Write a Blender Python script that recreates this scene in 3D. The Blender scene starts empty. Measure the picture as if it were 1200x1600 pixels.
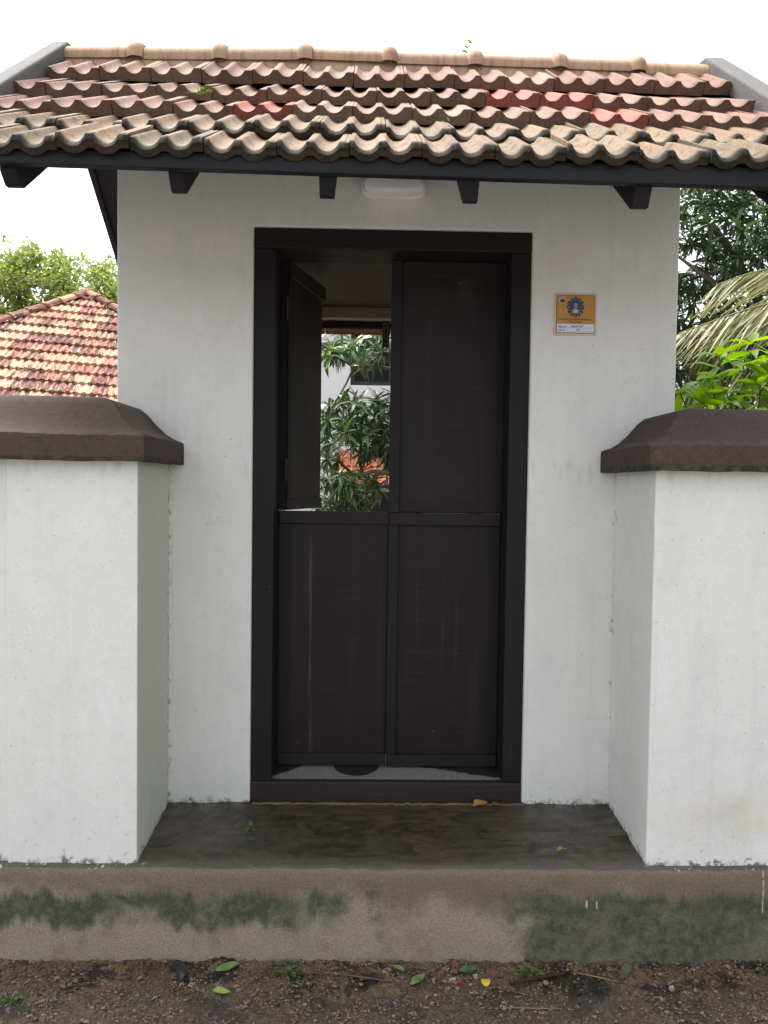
import bpy, bmesh, math, random
from mathutils import Vector, Matrix, Euler, noise as mnoise
R = math.radians
rnd = random.Random(11)
scene = bpy.context.scene
col = scene.collection

# ------------------------------------------------------------------ camera, sky, sun, exposure
cam_d = bpy.data.cameras.new('camera')
cam_d.sensor_fit = 'VERTICAL'; cam_d.sensor_height = 24.0; cam_d.lens = 18.0
cam_d.clip_start = 0.05; cam_d.clip_end = 800
cam = bpy.data.objects.new('camera', cam_d); col.objects.link(cam)
PITCH, YAW, ROLL = -0.03576, 0.02033, 0.01347
fw = Vector((math.sin(YAW)*math.cos(PITCH), math.cos(YAW)*math.cos(PITCH), math.sin(PITCH)))
rt0 = Vector((math.cos(YAW), -math.sin(YAW), 0)); up0 = rt0.cross(fw)
rt = rt0*math.cos(ROLL) + up0*math.sin(ROLL); up = rt.cross(fw)
cam.matrix_world = Matrix(((rt.x, up.x, -fw.x, 0), (rt.y, up.y, -fw.y, -2.85), (rt.z, up.z, -fw.z, 1.51), (0, 0, 0, 1)))
scene.camera = cam

SUN_EL, SUN_AZ = R(68), R(-42)      # azimuth clockwise from +Y: soft light from behind left, high up
world = bpy.data.worlds.new('World'); scene.world = world; world.use_nodes = True
wn = world.node_tree; wn.nodes.clear()
sky = wn.nodes.new('ShaderNodeTexSky'); sky.sky_type = 'NISHITA'; sky.sun_disc = False
sky.sun_elevation = SUN_EL; sky.sun_rotation = SUN_AZ
sky.air_density = 1.0; sky.dust_density = 6.0; sky.ozone_density = 1.0
hs = wn.nodes.new('ShaderNodeHueSaturation'); hs.inputs['Saturation'].default_value = 0.22
bg = wn.nodes.new('ShaderNodeBackground'); bg.inputs['Strength'].default_value = 0.15
wo = wn.nodes.new('ShaderNodeOutputWorld')
wn.links.new(sky.outputs[0], hs.inputs['Color']); wn.links.new(hs.outputs[0], bg.inputs[0]); wn.links.new(bg.outputs[0], wo.inputs[0])
sd = bpy.data.lights.new('sun', 'SUN'); sd.energy = 1.5; sd.angle = R(35); sd.color = (1, 0.97, 0.92)
sun = bpy.data.objects.new('sun', sd); col.objects.link(sun)
to_sun = Vector((math.sin(SUN_AZ)*math.cos(SUN_EL), math.cos(SUN_AZ)*math.cos(SUN_EL), math.sin(SUN_EL)))
sun.rotation_euler = to_sun.to_track_quat('Z', 'Y').to_euler()
vs = scene.view_settings
vs.view_transform = 'Standard'; vs.look = 'None'; vs.exposure = 1.66; vs.gamma = 1.0; vs.use_curve_mapping = False

# ------------------------------------------------------------------ material helpers
class NT:
    def __init__(s, name):
        s.m = bpy.data.materials.new(name); s.m.use_nodes = True
        s.t = s.m.node_tree; s.t.nodes.clear()
        s.out = s.t.nodes.new('ShaderNodeOutputMaterial')
        s.b = s.t.nodes.new('ShaderNodeBsdfPrincipled')
        s.t.links.new(s.b.outputs[0], s.out.inputs[0])
    def n(s, typ, **kw):
        nd = s.t.nodes.new('ShaderNode'+typ)
        for k, v in kw.items(): setattr(nd, k, v)
        return nd
    def set(s, sock, v):
        if hasattr(v, 'is_output') or isinstance(v, bpy.types.NodeSocket): s.t.links.new(v, sock)
        elif isinstance(v, (tuple, list)) and len(v) == 3 and sock.type == 'RGBA': sock.default_value = (*v, 1)
        else: sock.default_value = v
    def pos(s): return s.n('NewGeometry').outputs['Position']
    def nrm(s): return s.n('NewGeometry').outputs['Normal']
    def obj(s): return s.n('TexCoord').outputs['Object']
    def rand(s): return s.n('ObjectInfo').outputs['Random']
    def xyz(s, v):
        nd = s.n('SeparateXYZ'); s.set(nd.inputs[0], v); return nd.outputs
    def mapv(s, v, scale=(1, 1, 1), loc=(0, 0, 0)):
        nd = s.n('Mapping'); s.set(nd.inputs['Vector'], v); nd.inputs['Scale'].default_value = scale
        if hasattr(loc, 'is_output'): s.set(nd.inputs['Location'], loc)
        else: nd.inputs['Location'].default_value = loc
        return nd.outputs[0]
    def noise(s, v, scale, detail=4, rough=0.55, dist=0.0):
        nd = s.n('TexNoise'); s.set(nd.inputs['Vector'], v)
        nd.inputs['Scale'].default_value = scale; nd.inputs['Detail'].default_value = detail
        nd.inputs['Roughness'].default_value = rough; nd.inputs['Distortion'].default_value = dist
        return nd.outputs['Fac']
    def math(s, op, a, b=0.0, clamp=False):
        nd = s.n('Math', operation=op, use_clamp=clamp); s.set(nd.inputs[0], a); s.set(nd.inputs[1], b); return nd.outputs[0]
    def step(s, v, lo, hi):            # smooth 0..1 (or 1..0 when lo > hi)
        nd = s.n('MapRange', interpolation_type='SMOOTHSTEP'); s.set(nd.inputs['Value'], v)
        if lo <= hi: a, b, c, d = lo, hi, 0, 1
        else: a, b, c, d = hi, lo, 1, 0
        for k, q in (('From Min', a), ('From Max', b), ('To Min', c), ('To Max', d)): nd.inputs[k].default_value = q
        return nd.outputs[0]
    def band(s, v, lo, hi, soft): return s.math('MULTIPLY', s.step(v, lo-soft, lo+soft), s.step(v, hi+soft, hi-soft))
    def mul(s, *a):
        r = a[0]
        for q in a[1:]: r = s.math('MULTIPLY', r, q)
        return r
    def mx(s, *a):
        r = a[0]
        for q in a[1:]: r = s.math('MAXIMUM', r, q)
        return r
    def mix(s, f, a, b):
        nd = s.n('Mix', data_type='RGBA'); s.set(nd.inputs[0], f); s.set(nd.inputs[6], a); s.set(nd.inputs[7], b); return nd.outputs[2]
    def ramp(s, f, stops, interp='LINEAR'):
        nd = s.n('ValToRGB'); nd.color_ramp.interpolation = interp; s.set(nd.inputs[0], f)
        e = nd.color_ramp.elements
        while len(e) < len(stops): e.new(0.5)
        for k, (p, c) in enumerate(stops): e[k].position = p; e[k].color = (*c, 1)
        return nd.outputs[0]
    def bump(s, h, strength=0.3, dist=0.01):
        nd = s.n('Bump'); s.set(nd.inputs['Height'], h); nd.inputs['Strength'].default_value = strength
        nd.inputs['Distance'].default_value = dist; s.t.links.new(nd.outputs[0], s.b.inputs['Normal'])
    def done(s, colr, rough=0.7, spec=0.35):
        s.set(s.b.inputs['Base Color'], colr); s.set(s.b.inputs['Roughness'], rough)
        s.b.inputs['Specular IOR Level'].default_value = spec
        return s.m

def mat_plain(name, c, rough=0.6, spec=0.4, vary=0.12, scale=12):
    t = NT(name); f = t.noise(t.obj(), scale, 5)
    a = tuple(x*(1-vary) for x in c); b = tuple(min(1, x*(1+vary)) for x in c)
    return t.done(t.mix(f, a, b), rough, spec)

def mat_plaster():
    t = NT('white_limewash_plaster'); p = t.pos(); x, y, z = t.xyz(p)
    big = t.noise(p, 1.7, 5, .6); fine = t.noise(p, 26, 6, .65); brush = t.noise(t.mapv(p, (16, 16, 130)), 1, 4, .6)
    c = t.mix(big, (.685, .685, .655), (.77, .77, .74))
    c = t.mix(t.math('MULTIPLY', t.step(fine, .50, .70), .30), c, (.56, .57, .54))
    m8 = t.noise(t.mapv(p, (1, 1, .45)), 7, 5, .65); c = t.mix(t.mul(t.step(m8, .50, .68), .28), c, (.58, .60, .57)); c = t.mix(t.mul(t.step(m8, .46, .34), .35), c, (.80, .81, .79))
    vst = t.noise(t.mapv(p, (22, 22, .9)), 1, 4, .6); c = t.mix(t.mul(t.step(vst, .54, .74), .22), c, (.52, .54, .51))
    sp0 = t.noise(p, 120, 2, .5); c = t.mix(t.mul(t.step(sp0, .67, .75), .4), c, (.30, .29, .26))
    # damp bluish smudges low down and an ochre splash stain on the right pier
    sm = t.mul(t.step(t.noise(p, 3.2, 3), .5, .72), t.step(z, 1.0, .5)); c = t.mix(t.mul(sm, .45), c, (.47, .49, .50))
    zo = t.math('ADD', z, t.math('MULTIPLY', t.math('SUBTRACT', t.noise(p, 5, 3), .5), .12))
    oc = t.mul(t.band(zo, .40, .52, .07), t.step(x, .86, 1.16), t.step(t.noise(p, 8, 4), .3, .6), t.step(y, -.42, -.44)); c = t.mix(t.mul(oc, .38), c, (.58, .46, .28))
    # green-grey tint over the left pier's inner face, algae in the two inner corners
    al = t.mul(t.step(x, -.716, -.712), t.step(x, -.705, -.7085 + .02), 1.0)
    nx = t.xyz(t.nrm())[0]
    al = t.mul(t.step(nx, .6, .9), t.step(x, -.60, -.65), t.step(x, -.8, -.75), t.math('ADD', .55, t.math('MULTIPLY', big, .5)))
    c = t.mix(t.mul(al, .75), c, (.40, .42, .33))
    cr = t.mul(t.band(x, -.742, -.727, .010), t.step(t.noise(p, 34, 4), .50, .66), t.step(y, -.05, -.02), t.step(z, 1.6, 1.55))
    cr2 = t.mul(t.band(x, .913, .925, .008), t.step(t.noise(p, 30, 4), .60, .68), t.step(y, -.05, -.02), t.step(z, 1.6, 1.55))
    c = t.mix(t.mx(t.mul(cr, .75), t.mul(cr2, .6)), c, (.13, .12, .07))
    # dark specks and flakes
    vor = t.n('TexVoronoi'); t.set(vor.inputs['Vector'], t.mapv(p, (1, 1, .6))); vor.inputs['Scale'].default_value = 31
    sp = t.mul(t.step(vor.outputs['Distance'], .075, .05), t.step(t.noise(p, 2.6, 2), .52, .64)); c = t.mix(t.mul(sp, .7), c, (.10, .095, .085))
    vo2 = t.n('TexVoronoi'); t.set(vo2.inputs['Vector'], p); vo2.inputs['Scale'].default_value = 95
    sp2 = t.mul(t.step(vo2.outputs['Distance'], .16, .1), t.step(t.noise(p, 7, 3), .56, .68)); c = t.mix(t.mul(sp2, .55), c, (.15, .14, .12))
    # splash dirt along the foot
    zz = t.math('ADD', z, t.math('MULTIPLY', t.math('SUBTRACT', t.noise(p, 22, 4), .5), .09))
    ft = t.mul(t.step(zz, .330, .308), t.step(t.noise(p, 60, 3), .40, .56)); c = t.mix(t.mul(ft, .85), c, (.10, .095, .075))
    ft2 = t.mul(t.step(zz, .50, .34), t.step(t.noise(p, 60, 3), .64, .72)); c = t.mix(t.mul(ft2, .4), c, (.2, .19, .16))
    # grime under the copings
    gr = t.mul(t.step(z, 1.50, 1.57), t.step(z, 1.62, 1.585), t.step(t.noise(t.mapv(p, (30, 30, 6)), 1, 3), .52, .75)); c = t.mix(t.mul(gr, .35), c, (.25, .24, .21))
    t.bump(t.math('ADD', t.math('MULTIPLY', brush, .15), t.math('ADD', t.math('MULTIPLY', fine, .8), t.math('MULTIPLY', big, 2.5))), .32, .006)
    return t.done(c, .75, .25)

def mat_cap():
    t = NT('brown_oxide_coping_paint'); p = t.pos(); f = t.noise(p, 4, 5, .6); g = t.noise(p, 60, 5, .7)
    c = t.mix(f, (.052, .038, .032), (.088, .066, .056))
    c = t.mix(t.mul(t.step(g, .54, .70), .35), c, (.125, .105, .095)); c = t.mix(t.mul(t.step(g, .44, .32), .5), c, (.025, .02, .019))
    c = t.mix(t.mul(t.step(t.noise(t.mapv(p, (7, 7, 3)), 1.6, 4), .62, .75), .5), c, (.035, .03, .028))
    z = t.xyz(p)[2]
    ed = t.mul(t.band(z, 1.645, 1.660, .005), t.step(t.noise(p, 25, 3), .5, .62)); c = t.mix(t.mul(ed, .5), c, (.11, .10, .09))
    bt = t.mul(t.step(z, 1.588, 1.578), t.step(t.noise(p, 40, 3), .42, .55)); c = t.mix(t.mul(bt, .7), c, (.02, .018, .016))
    t.bump(t.math('ADD', g, t.math('MULTIPLY', f, 2)), .35, .005)
    return t.done(c, .85, .2)

def mat_cement():
    t = NT('weathered_cement'); p = t.pos(); f = t.noise(p, 9, 6, .65); g = t.noise(p, 55, 5, .7)
    c = t.mix(f, (.085, .082, .080), (.16, .155, .15)); c = t.mix(t.mul(t.step(g, .56, .68), .7), c, (.06, .058, .052))
    t.bump(g, .5, .004); return t.done(c, .85, .2)

def mat_wood(name, c1, c2, axis='x', red=(.055, .026, .022), wear=.5):
    t = NT(name); p = t.pos(); o = t.obj()
    sc = {'x': (5, 60, 150), 'z': (150, 60, 5), 'y': (150, 5, 60)}[axis]
    gr = t.noise(t.mapv(p, sc), 1, 5, .62, .3); st = t.noise(t.mapv(p, (9, 9, .8)), 1.3, 4, .6)
    c = t.mix(gr, c1, c2)
    c = t.mix(t.mul(t.step(st, .54, .74), .22), c, red)
    c = t.mix(t.mul(t.step(gr, .60, .70), t.step(st, .46, .36), wear), c, (.085, .078, .074))
    vo = t.n('TexVoronoi'); t.set(vo.inputs['Vector'], p); vo.inputs['Scale'].default_value = 17
    ch = t.mul(t.step(vo.outputs['Distance'], .055, .03), t.step(t.noise(p, 3, 2), .52, .6)); c = t.mix(t.mul(ch, .5), c, (.25, .24, .23))
    t.bump(t.math('ADD', gr, t.math('MULTIPLY', st, .3)), .35, .003)
    r = t.math('ADD', .42, t.math('MULTIPLY', gr, .3))
    return t.done(c, r, .22)

def mat_panel():
    # horizontal saw marks, pale drip streaks, reddish rubbed areas
    t = NT('dark_painted_door_panel'); p = t.pos(); x, y, z = t.xyz(p)
    saw = t.step(t.noise(t.mapv(p, (3.5, 3.5, 150)), 1, 5, .75), .30, .72); st = t.noise(t.mapv(p, (14, 14, .7)), 1, 4, .6); big = t.noise(p, 3.1, 4)
    c = t.mix(saw, (.0125, .0100, .0102), (.0185, .0148, .0150))
    c = t.mix(t.mul(t.step(st, .48, .74), .42), c, (.040, .025, .023))
    xw = t.math('ADD', x, t.math('MULTIPLY', t.math('SUBTRACT', t.noise(t.mapv(p, (0, 0, 3)), 1, 3), .5), .03))
    d1 = t.mul(t.band(xw, -.226, -.214, .007), t.step(t.noise(t.mapv(p, (60, 60, 5)), 1, 4), .44, .60), t.step(z, 1.36, 1.2))
    c = t.mix(t.mul(d1, .5), c, (.10, .082, .078))
    d2 = t.mul(t.step(t.noise(t.mapv(p, (42, 42, 1.5)), 1, 4), .58, .70), t.step(big, .45, .6)); c = t.mix(t.mul(d2, .3), c, (.06, .05, .048))
    sc = t.mul(t.step(saw, .70, .95), t.step(big, .46, .60)); c = t.mix(t.mul(sc, .16), c, (.075, .066, .064))
    du = t.mul(t.step(t.noise(t.mapv(p, (3, 3, 1.2)), 1, 4), .52, .72), .35); c = t.mix(du, c, (.050, .044, .044))
    vo = t.n('TexVoronoi'); t.set(vo.inputs['Vector'], p); vo.inputs['Scale'].default_value = 13
    ch = t.mul(t.step(vo.outputs['Distance'], .05, .03), t.step(t.noise(p, 3.3, 2), .5, .56)); c = t.mix(t.mul(ch, .55), c, (.26, .25, .24))
    t.bump(saw, .14, .003)
    return t.done(c, t.math('ADD', .40, t.math('MULTIPLY', big, .25)), .22)

def mat_sill():
    t = NT('dusty_sill_wood'); p = t.pos(); x, y, z = t.xyz(p)
    f = t.noise(t.mapv(p, (150, 10, 10)), 1, 4, .6); w = t.noise(p, 14, 4); w2 = t.math('MULTIPLY', t.math('SUBTRACT', w, .5), .05)
    c = t.mix(f, (.11, .108, .10), (.27, .265, .25))
    # hollow of bare dark wood and damp dark ends
    dx = t.math('DIVIDE', t.math('SUBTRACT', x, -.035), .088); dy = t.math('DIVIDE', t.math('SUBTRACT', y, .155), .085)
    rr_ = t.math('ADD', t.math('MULTIPLY', dx, dx), t.math('MULTIPLY', dy, dy)); rr_ = t.math('ADD', rr_, t.math('MULTIPLY', w2, 6))
    m = t.step(rr_, 1.05, .9)
    yr = t.math('ADD', y, w2)
    e1 = t.step(t.math('SUBTRACT', yr, t.math('MULTIPLY', t.math('SUBTRACT', x, .20), -.32)), .150, .166)
    e1 = t.mul(e1, t.step(x, .16, .22))
    e2 = t.step(t.math('ADD', yr, t.math('MULTIPLY', t.math('SUBTRACT', x, -.25), -.95)), .150, .165); e2 = t.mul(e2, t.step(x, -.22, -.26))
    c = t.mix(t.mx(m, e1, e2), c, (.018, .017, .017))
    t.bump(f, .3, .003); return t.done(c, .75, .25)

def mat_step():
    t = NT('mossy_wet_concrete'); p = t.pos(); x, y, z = t.xyz(p); nz = t.xyz(t.nrm())[2]
    grain = t.step(t.noise(p, 150, 5, .85), .22, .78); mid = t.noise(p, 11, 5, .6); big = t.noise(p, 2.6, 4, .55)
    run = t.noise(t.mapv(p, (16, 16, 2.2)), 1, 5, .62)
    # face: pinkish tan below, browner damp band above
    c = t.mix(grain, (.19, .158, .120), (.44, .375, .295))
    c = t.mix(t.mul(t.step(mid, .5, .72), .5), c, (.21, .145, .10))
    spk = t.noise(p, 170, 3, .7); c = t.mix(t.mul(t.step(spk, .60, .70), .6), c, (.10, .07, .05)); c = t.mix(t.mul(t.step(spk, .36, .30), .5), c, (.55, .48, .40))
    zz = t.math('ADD', z, t.math('MULTIPLY', t.math('SUBTRACT', run, .5), .16)); zz = t.math('ADD', zz, t.math('MULTIPLY', t.math('SUBTRACT', mid, .5), .05)); z2 = t.math('ADD', zz, t.math('MULTIPLY', t.math('SUBTRACT', big, .5), .35))
    c = t.mix(t.mul(t.step(z2, .17, .26), .8), c, t.mix(grain, (.095, .073, .046), (.23, .18, .12)))
    g = t.mix(grain, (.018, .030, .018), (.060, .082, .050))
    xw = t.math('ADD', x, t.math('MULTIPLY', t.math('SUBTRACT', t.noise(p, 6, 5, .65), .5), .5))
    gA = t.mul(t.band(zz, .125, .222, .022), t.step(xw, -.02, -.16), t.step(t.noise(p, 4.2, 3), .26, .46))
    gB = t.mul(t.step(xw, .36, .56), t.step(zz, .245, .20), t.math('ADD', .8, t.math('MULTIPLY', t.step(big, .35, .6), .2)))
    gB = t.mul(gB, t.mx(t.step(xw, .46, .58), t.step(zz, .12, .17)), t.math('ADD', .8, t.math('MULTIPLY', t.step(t.noise(p, 13, 5, .7), .36, .58), .2)))
    gC = t.mul(t.band(x, .0, .05, .03), t.band(zz, .10, .25, .02), t.step(mid, .42, .58))
    gD = t.mul(t.step(z, .030, .008), t.step(t.noise(p, 9, 3), .42, .58), .8)
    gm = t.mul(t.mx(gA, gB, gC, gD), t.math('ADD', .78, t.math('MULTIPLY', t.step(t.noise(p, 38, 4, .7), .40, .58), .22)))
    c = t.mix(t.mul(gm, .92), c, g)
    vo = t.n('TexVoronoi'); t.set(vo.inputs['Vector'], p); vo.inputs['Scale'].default_value = 55
    pit = t.mul(t.step(vo.outputs['Distance'], .13, .07), t.step(mid, .5, .6)); c = t.mix(t.mul(pit, .6), c, (.04, .035, .03))
    # top: wet, dark brown with earthy films
    sw = t.noise(t.mapv(p, (4, 9, 4)), 1.6, 6, .7, 1.6); ct = t.ramp(sw, [(.30, (.014, .010, .007)), (.46, (.040, .031, .021)), (.58, (.080, .062, .042)), (.72, (.040, .032, .022))]); ct = t.mix(t.mul(t.step(grain, .6, .95), .5), ct, (.15, .125, .095)); ct = t.mix(t.mul(t.step(grain, .40, .1), .55), ct, (.016, .013, .010))
    ct = t.mix(t.mul(t.step(t.noise(p, 5, 4), .52, .68), .5), ct, (.035, .042, .026))
    fade = t.mul(t.step(y, -.40, -.47), .5); ct = t.mix(fade, ct, (.12, .10, .078))
    top = t.step(nz, .5, .8); c = t.mix(top, c, ct)
    # limewash flakes dropped along the foot of both piers
    fl = t.mul(top, t.step(t.noise(p, 48, 4), .60, .66), t.step(y, -.44, -.46), t.mx(t.step(x, -.62, -.72), t.step(x, .86, .93)))
    c = t.mix(t.mul(fl, .9), c, (.55, .54, .50))
    # two whitewash drips and a run at the far right
    dr = t.mx(t.mul(t.band(x, .701, .7065, .0014), t.band(z, .185, .207, .005)), t.mul(t.band(x, .733, .7375, .0012), t.band(z, .183, .205, .004)), t.mul(t.band(x, 1.263, 1.267, .002), t.band(z, .17, .30, .006), t.step(t.noise(p, 45, 3), .42, .52)))
    c = t.mix(t.mul(dr, t.math('SUBTRACT', 1.0, top)), c, (.55, .55, .48))
    t.bump(t.math('ADD', grain, t.math('MULTIPLY', mid, 1.6)), .55, .006)
    wet = t.math('ADD', .07, t.math('MULTIPLY', t.step(t.noise(p, 5, 4), .48, .68), .5)); r = t.n('Mix'); t.set(r.inputs[0], top); r.inputs[2].default_value = .85; t.set(r.inputs[3], wet)
    return t.done(c, r.outputs[0], .5)

def mat_ground():
    t = NT('damp_earth'); p = t.pos(); y = t.xyz(p)[1]; a = t.noise(p, 6.5, 6, .62); g = t.step(t.noise(p, 110, 5, .8), .33, .67); b = t.noise(p, 28, 5, .65)
    c = t.mix(g, (.038, .026, .017), (.20, .145, .095))
    c = t.mix(t.mul(t.step(a, .44, .60), .75), c, t.mix(g, (.12, .08, .045), (.28, .19, .11)))
    c = t.mix(t.mul(t.step(t.noise(p, 6, 6, .72, .6), .50, .57), .92), c, (.016, .014, .012))
    c = t.mix(t.mul(t.step(y, -.60, -.66), .55), c, t.mix(g, (.050, .040, .033), (.17, .14, .115)))
    c = t.mix(t.mul(t.step(b, .60, .70), .5), c, (.16, .09, .055))
    c = t.mix(t.mul(t.step(y, -1.0, -1.5), .8), c, t.mix(g, (.16, .15, .14), (.24, .23, .215)))      # unseen lane, its grey paled to bounce light up under the eave
    t.bump(t.math('ADD', g, t.math('MULTIPLY', b, 1.5)), .8, .006)
    return t.done(c, t.math('ADD', .45, t.math('MULTIPLY', a, .5)), .35)

def mat_tile(name, stops, lichen=0.0, front_dirt_shade=0.0, dust=.35):
    t = NT(name); o = t.obj(); p = t.pos(); rn = t.rand(); ox, oy, oz = t.xyz(o)
    c = t.ramp(rn, stops)
    f = t.noise(p, 14, 5, .65); g = t.noise(p, 70, 5, .7); stx = t.noise(t.mapv(p, (45, 6, 6)), 1, 4, .6)
    c = t.mix(t.mul(t.step(stx, .45, .7), .45), c, (.10, .055, .040))
    c = t.mix(t.mul(t.step(f, .48, .70), dust), c, (.30, .22, .17))
    c = t.mix(t.mul(t.step(g, .56, .72), .35), c, (.09, .06, .048))
    if lichen:
        l = t.mul(t.step(t.noise(p, 11, 5, .75), .42, .56), t.step(t.noise(p, 75, 4, .75), .44, .52))
        c = t.mix(t.mul(l, lichen), c, t.mix(g, (.080, .072, .045), (.26, .225, .15)))
        c = t.mix(t.mul(t.step(t.noise(p, 21, 5, .7), .53, .63), lichen*.85), c, (.050, .046, .032)); c = t.mix(t.mul(t.step(t.noise(p, 130, 3, .7), .56, .66), lichen*.6), c, (.035, .032, .022))
    if front_dirt_shade:  # lip faces: real dirt on old tiles, painted-in backlit shade on newer ones
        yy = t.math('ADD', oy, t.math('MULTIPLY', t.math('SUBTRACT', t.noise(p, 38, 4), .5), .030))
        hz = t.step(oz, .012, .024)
        c = t.mix(t.mul(t.step(yy, .046, .012), t.math('ADD', .85, t.math('MULTIPLY', hz, .15)), front_dirt_shade), c, (.020, .017, .012))
    t.bump(t.math('ADD', g, f), .4, .004)
    return t.done(c, .82, .2)

def mat_far_tile():
    t = NT('streaked_far_clay_tile'); o = t.obj(); rn = t.rand()
    off = t.n('CombineXYZ'); t.set(off.inputs[0], t.math('MULTIPLY', rn, 37.0)); t.set(off.inputs[1], t.math('MULTIPLY', rn, 91.0))
    v = t.n('VectorMath', operation='ADD'); t.set(v.inputs[0], o); t.set(v.inputs[1], off.outputs[0]); v = v.outputs[0]
    c = t.ramp(rn, [(0, (.44, .235, .155)), (.3, (.50, .32, .215)), (.5, (.38, .18, .13)), (.72, (.22, .095, .078)), (1, (.50, .35, .24))])
    s1 = t.noise(t.mapv(v, (24, 3, 3)), 1, 3, .6)
    k = t.math('ADD', s1, t.math('MULTIPLY', t.math('SUBTRACT', rn, .5), .22))
    c = t.mix(t.mul(t.step(k, .47, .58), .85), c, (.09, .036, .032))
    c = t.mix(t.mul(t.step(t.noise(v, 20, 3), .62, .72), .6), c, (.56, .41, .28))
    return t.done(c, .85, .15)

def mat_leaf(name, c1, c2, c3, trans=.35, rough=.42, edge=None):
    t = NT(name); rn = t.rand(); p = t.pos()
    f = t.noise(p, 9, 3); k = t.math('ADD', t.math('MULTIPLY', rn, .55), t.math('MULTIPLY', f, .5))
    c = t.ramp(k, [(.15, c1), (.5, c2), (.85, c3)])
    t.done(c, rough, .45)
    tr = t.n('BsdfTranslucent'); tc = t.n('HueSaturation'); tc.inputs['Saturation'].default_value = 1.15; tc.inputs['Value'].default_value = 1.5
    t.set(tc.inputs['Color'], c); t.t.links.new(tc.outputs[0], tr.inputs[0])
    ms = t.n('MixShader'); ms.inputs[0].default_value = trans
    t.t.links.new(t.b.outputs[0], ms.inputs[1]); t.t.links.new(tr.outputs[0], ms.inputs[2]); t.t.links.new(ms.outputs[0], t.out.inputs[0])
    return t.m

M = dict(
    plaster=mat_plaster(), cap=mat_cap(), cement=mat_cement(), step=mat_step(), ground=mat_ground(), sill=mat_sill(), panel=mat_panel(),
    wood_v=mat_wood('dark_wood_upright', (.009, .0078, .0088), (.019, .016, .017), 'z'),
    wood_h=mat_wood('dark_wood_rail', (.0115, .0092, .0095), (.023, .0178, .018), 'x'),
    eave=mat_wood('dark_eave_wood', (.010, .009, .011), (.019, .018, .021), 'x', red=(.03, .022, .02), wear=.3),
    soffit=mat_wood('brown_stained_ceiling', (.038, .030, .027), (.062, .050, .046), 'x', red=(.05, .03, .026), wear=.2),
    beam=mat_plain('pale_lintel_edge', (.30, .24, .21), .8, .2, .2, 30),
    tile_new=mat_tile('dusty_clay_tile', [(0, (.215, .115, .085)), (.35, (.25, .145, .105)), (.7, (.195, .105, .080)), (1, (.30, .205, .15))], .22, .5, .45),  # lips of new and red tiles carry backlit shade in their colour
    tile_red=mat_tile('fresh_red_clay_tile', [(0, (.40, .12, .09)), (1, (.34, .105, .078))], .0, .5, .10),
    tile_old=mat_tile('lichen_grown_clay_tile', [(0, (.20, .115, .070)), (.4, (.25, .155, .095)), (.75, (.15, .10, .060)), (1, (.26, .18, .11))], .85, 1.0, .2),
    ridge=mat_tile('peach_ridge_tile', [(0, (.40, .27, .18)), (1, (.45, .305, .205))], .05, .0, .4),
    far_tile=mat_far_tile(),
    house_white=mat_plain('white_house_paint', (.72, .73, .74), .8, .2, .06, 2), glass=mat_plain('dark_window_glass', (.010, .010, .011), .55, .2),
    dark=mat_plain('dark_timber', (.025, .02, .018), .6),
    bark=mat_plain('grey_brown_bark', (.12, .10, .08), .9, .15, .35, 20),
    mango=mat_leaf('mango_leaf', (.026, .048, .018), (.068, .115, .040), (.15, .21, .085), .28, .30),
    mango_young=mat_leaf('young_mango_leaf', (.08, .17, .03), (.11, .22, .04), (.15, .27, .06), .35, .4),
    mango_dark=mat_leaf('dark_mango_leaf', (.018, .036, .014), (.042, .075, .027), (.10, .15, .055), .22, .4),
    frond=mat_leaf('coconut_leaflet', (.135, .145, .06), (.22, .22, .105), (.33, .315, .175), .3, .5),
    frond_green=mat_leaf('green_coconut_leaflet', (.045, .07, .02), (.08, .115, .035), (.12, .15, .055), .3, .45),
    bright=mat_leaf('bright_shrub_leaf', (.13, .25, .022), (.21, .36, .035), (.32, .46, .06), .46, .4),
    treeleaf=mat_leaf('sunny_tree_leaf', (.055, .09, .025), (.14, .19, .05), (.28, .33, .09), .4, .5),
    grass=mat_leaf('grass_blade', (.05, .10, .02), (.08, .15, .03), (.14, .2, .06), .3, .5),
)

# ------------------------------------------------------------------ object helpers
WORLD = {}           # world origin of every object that can be a parent
def reg(o, w): WORLD[o.name] = Vector(w)
def empty(name, loc):
    o = bpy.data.objects.new(name, None); col.objects.link(o); o.location = loc; o.empty_display_size = .1; reg(o, loc); return o
def tag(o, label=None, cat=None, group=None, kind=None):
    if label: o['label'] = label
    if cat: o['category'] = cat
    if group: o['group'] = group
    if kind: o['kind'] = kind
    return o
def link(name, mesh, parent=None, loc=(0, 0, 0), rot=None):
    o = bpy.data.objects.new(name, mesh); col.objects.link(o)
    if parent is not None: o.parent = parent; o.location = Vector(loc) - WORLD[parent.name]
    else: o.location = loc
    if rot is not None: o.rotation_euler = rot
    reg(o, loc); return o
def link_m(name, mesh, parent, mw):
    o = bpy.data.objects.new(name, mesh); col.objects.link(o); o.parent = parent
    m = mw.copy(); m.translation = m.translation - WORLD[parent.name]; o.matrix_local = m; return o

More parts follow.
